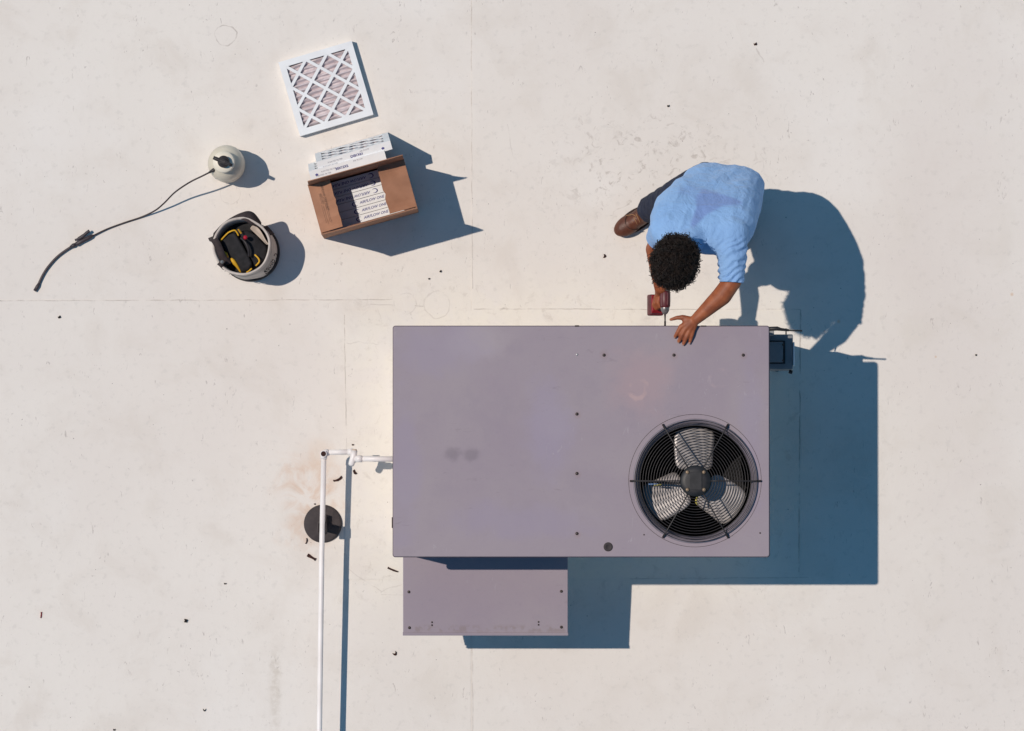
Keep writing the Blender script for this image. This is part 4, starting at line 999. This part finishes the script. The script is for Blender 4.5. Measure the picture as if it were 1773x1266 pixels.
# shoes
def shoe(heel, toe, zoff=0.0):
    hp, tp_ = P(*heel, 0.0), P(*toe, 0.0); d = (tp_ - hp); L = d.length; d.normalize(); s = d.cross(Z)
    def q(t, side, z): return hp + d * (L * t) + s * side + Z * z
    up_ = [ellipsoid(q(.78, 0, .048), (d * .085, s * .052, Z * .044)), ellipsoid(q(.50, 0, .055), (d * .10, s * .046, Z * .054)), ellipsoid(q(.20, 0, .062), (d * .062, s * .041, Z * .062)),
           capsule(q(.22, 0, .08), q(.24, 0, .15), .045, .048), capsule(q(.45, 0, .09), q(.28, 0, .13), .034, .04)]
    u = union('shoe', up_, 0.0055, 6, m_leather, person)
    V, Fc = [], []; n = 40
    for z, g in ((0.0015, 0.0), (0.022, 0.003), (0.026, -0.002)):
        for k in range(n):
            a = 2 * math.pi * k / n; t = 0.5 + 0.52 * math.cos(a); wv = (0.044 + 0.014 * math.sin(t * 2.6 - 0.5)) * math.sin(a)
            V.append(q(t, wv * (1 + g * 10), z))
    for r in range(2):
        for k in range(n): Fc.append([r * n + k, r * n + (k + 1) % n, (r + 1) * n + (k + 1) % n, (r + 1) * n + k])
    Fc.append(list(reversed(range(n)))); Fc.append([2 * n + k for k in range(n)])
    fix_normals(obj('sole', V, Fc, m_sole, u, False))
    tube('toe_seam', spline([q(.66, -.050, .062), q(.78, -.030, .086), q(.83, 0, .089), q(.78, .030, .086), q(.66, .050, .062)], 5), 0.0022, m_sole, u, 6)
    for k in range(4):
        t = .70 - .07 * k; z = .093 + .009 * k
        tube('lace', spline([q(t, -.026, z - .010), q(t - .012, 0, z + .007), q(t - .024, .026, z - .010)], 4), 0.0026, m_lace, u, 6)
    tube('lace', spline([q(.56, .01, .116), q(.60, .030, .108), q(.68, .040, .090), q(.72, .048, .07)], 4), 0.0024, m_lace, u, 6)
    return u
shoe((1143, 355), (1072, 400)); shoe((1287, 336), (1281, 424))

# curly hair: dense ringlets on a cap
def hair():
    V, Fc = ellipsoid(H(0, -.014, .012), (hr * .104, hf * .104, hu * .134), 40, 24)
    V2 = []
    for v in V:
        rel = v - hc; k = 1 + 0.05 * noise.noise(rel * 40) + 0.03 * noise.noise(rel * 90)
        p = hc + rel * k
        f = (p - hc).dot(hf)
        if f > .072: p -= hf * (f - .072)
        V2.append(p)
    V = V2
    rnd = random.Random(3); cnt = 0; i = 0; N = 4200; ga = math.pi * (3 - math.sqrt(5))
    while i < N:
        y = 1 - 2 * (i + .5) / N; r = math.sqrt(1 - y * y); a = ga * i; i += 1
        n = Vector((r * math.cos(a), r * math.sin(a), y))      # right, forward, up
        if n.y > .52 and n.z < .55: continue
        if n.z < -.70: continue
        lump = 1 + 0.16 * noise.noise(n * 3.1 + Vector((1, 5, 2))) + 0.06 * noise.noise(n * 8)
        p0 = H(n.x * .105 * lump * (1 + .06 * n.z), -.014 + n.y * .108 * lump, .016 + n.z * .142 * lump)
        nn = (hr * n.x + hf * n.y + hu * n.z).normalized()
        t = nn.orthogonal().normalized(); t = Matrix.Rotation(rnd.uniform(0, 6.28), 3, nn) @ t
        ax = (nn * rnd.uniform(.25, 1.0) + t * rnd.uniform(.3, 1.0)).normalized()
        u = ax.orthogonal().normalized(); w = ax.cross(u); big = rnd.random() < .30; R = rnd.uniform(.0065, .0105) if big else rnd.uniform(.0045, .0075); L = rnd.uniform(.016, .036) * (1.25 if big else 1); tn = rnd.uniform(1.2, 2.2); ph = rnd.uniform(0, 6.28)
        pts = [p0 - nn * .008 + ax * (L * k / 9) + (u * math.cos(ph + tn * 6.28 * k / 9) + w * math.sin(ph + tn * 6.28 * k / 9)) * R for k in range(10)]
        v, f = tube_geo(pts, [(.0027 if big else .0018) * (1 - .5 * k / 9) for k in range(10)], 4, True, len(V)); V += v; Fc += f
    return obj('hair', V, Fc, m_hair, person, True)
hair()

# ------------------------------------------------------------------ cordless drill
drill = thing('cordless_drill', (dbody.x, dbody.y, dz - .16), 'dark red cordless drill driving a screw into the unit', 'drill')
def yq(py, x=0.0, z=0.0): p = P(1151.5, py, dz); return p + Vector((x, 0, z))
tube('motor_body', [yq(503.5), yq(504.5), yq(507), yq(520), yq(530), yq(533)], [.018, .024, .0275, .0275, .0265, .022], m_drill, drill, 20)
box('body_ridge', yq(517, -.016, .018), (.010, .085, .010), m_drill, drill, bev=.003)
box('body_ridge', yq(517, .012, .022), (.008, .07, .008), m_drill, drill, bev=.003)
ch = tube('chuck', [yq(531), yq(533), yq(538), yq(541), yq(544)], [.022, .0225, .021, .016, .010], m_steel, drill, 20)
tube('bit', [yq(543.5), yq(550), yq(556), yq(556.5), yq(569)], [.0055, .0040, .0036, .0052, .0050], m_screw, ch, 10)
tube('handle', [g_top - gd * .012, g_top + gd * .03, g_top + gd * .07, g_bot], [.020, .0175, .017, .021], m_drillred, drill, 16)
bt = P(1134.5, 528.5, dz - .150)
RB = Matrix((side_w * -1, dax, (side_w * -1).cross(dax))).transposed()
b_ = box('battery', bt + gd * .0, (.074, .108, .052), m_drill, drill, RB, bev=.008)
box('battery_panel', bt - gd * .027, (.060, .092, .006), m_drillred, b_, RB, bev=.002)
box('handle_foot', g_bot, (.046, .07, .02), m_drillred, drill, RB, bev=.006)

# ------------------------------------------------------------------ small debris on the roof
def scrap(name, px, py, length, width, ang, mat, label, cat, h=0.006, bend=0.3):
    p = P(px, py, 0.0); V, Fc = [], []; a = math.radians(ang); d = Vector((math.cos(a), math.sin(a), 0)); s = Vector((-d.y, d.x, 0))
    z0 = 0.0062 if (P(598, 538).x < p.x < P(1385, 1003).x and P(0, 1003).y < p.y < P(0, 538).y) else 0.0028
    n = 5
    for i in range(n + 1):
        t = i / n; w = width / 2 * (0.75 + 0.5 * random.random()); c = p + d * (t - .5) * length + s * bend * length * (t - .5) ** 2 * 2; zz = h * (0.6 + 0.7 * random.random())
        for (k, z) in ((-w, z0), (w, z0), (w * .8, z0 + zz), (-w * .8, z0 + zz)): V.append(Vector((c.x, c.y, 0)) + s * k + Z * z)
    for i in range(n):
        for k in range(4): Fc.append([i * 4 + k, i * 4 + (k + 1) % 4, i * 4 + 4 + (k + 1) % 4, i * 4 + 4 + k])
    Fc += [[3, 2, 1, 0], [n * 4 + k for k in range(4)]]
    o = fix_normals(obj(name, V, Fc, mat, None, False, org=(p.x, p.y, z0)))
    return set_props(o, label, cat, 'debris scattered on the roof')
D = m_debris; K = m_debris_black
scrap('bark_scrap', 585.5, 831, .050, .012, 25, D, 'brown curled bark scrap between the pipe and its shadow, above the round foot', 'debris', bend=0.25)
scrap('bark_scrap', 614, 818, .026, .014, -55, D, 'short brown bark scrap just right of the pipe shadow', 'debris')
scrap('bark_scrap', 531.5, 937, .030, .007, 80, D, 'thin upright brown splinter below left of the round pipe foot', 'debris')
scrap('bark_scrap', 539.5, 965, .050, .015, -30, D, 'thick dark bark stick left of the pipe, below the round foot', 'debris', bend=0.0)
scrap('bark_scrap', 680, 987, .058, .009, -22, D, 'long dark stick left of the intake hood', 'debris', bend=0.05)
scrap('bark_scrap', 685, 1133, .020, .014, 40, D, 'small dark clod below the left corner of the intake hood', 'debris', bend=0.9)
scrap('bark_scrap', 322, 1075, .018, .016, 80, K, 'round black speck alone in the lower left of the roof', 'debris', .01)
scrap('bark_scrap', 390, 1011, .012, .007, 0, K, 'small black speck left of the pipe, level with the hood', 'debris')
scrap('bark_scrap', 354, 1231, .014, .006, 0, K, 'small dark crumb nearest the bottom edge, left of the pipe', 'debris', bend=1.2)
scrap('bark_scrap', 198, 1264, .012, .010, 0, K, 'black speck at the bottom edge of the picture', 'debris')
scrap('bark_scrap', 71.5, 1065, .032, .007, 84, m_debris_red, 'thin red splinter near the left edge of the roof', 'debris', bend=0.1)
scrap('bark_scrap', 103, 549.5, .014, .012, 30, K, 'black speck below the sprayer nozzle', 'debris', .008)
scrap('bark_scrap', 763, 470, .011, .009, 60, K, 'dark speck right of the carton shadow, the upper of two', 'debris')
scrap('bark_scrap', 743, 483, .009, .007, 10, K, 'dark speck right of the carton shadow, the lower of two', 'debris')
scrap('bark_scrap', 1047.5, 444, .020, .010, 75, D, 'dark leaf bit left of the bending person', 'debris', bend=0.6)
scrap('bark_scrap', 1157, 184, .011, .009, 0, K, 'black speck above the bending person', 'debris')
scrap('bark_scrap', 1308, 77, .016, .012, 20, D, 'brown crumb with a faint streak, far above the person', 'debris')
scrap('bark_scrap', 1690, 615, .009, .008, 0, K, 'tiny black speck far right of the unit', 'debris')
scrap('bark_scrap', 611, 770.5, .010, .007, 0, D, 'tiny brown crumb above the pipe joint', 'debris')
scrap('bark_scrap', 545, 873, .008, .007, 0, D, 'tiny brown crumb touching the top of the round pipe foot', 'debris')
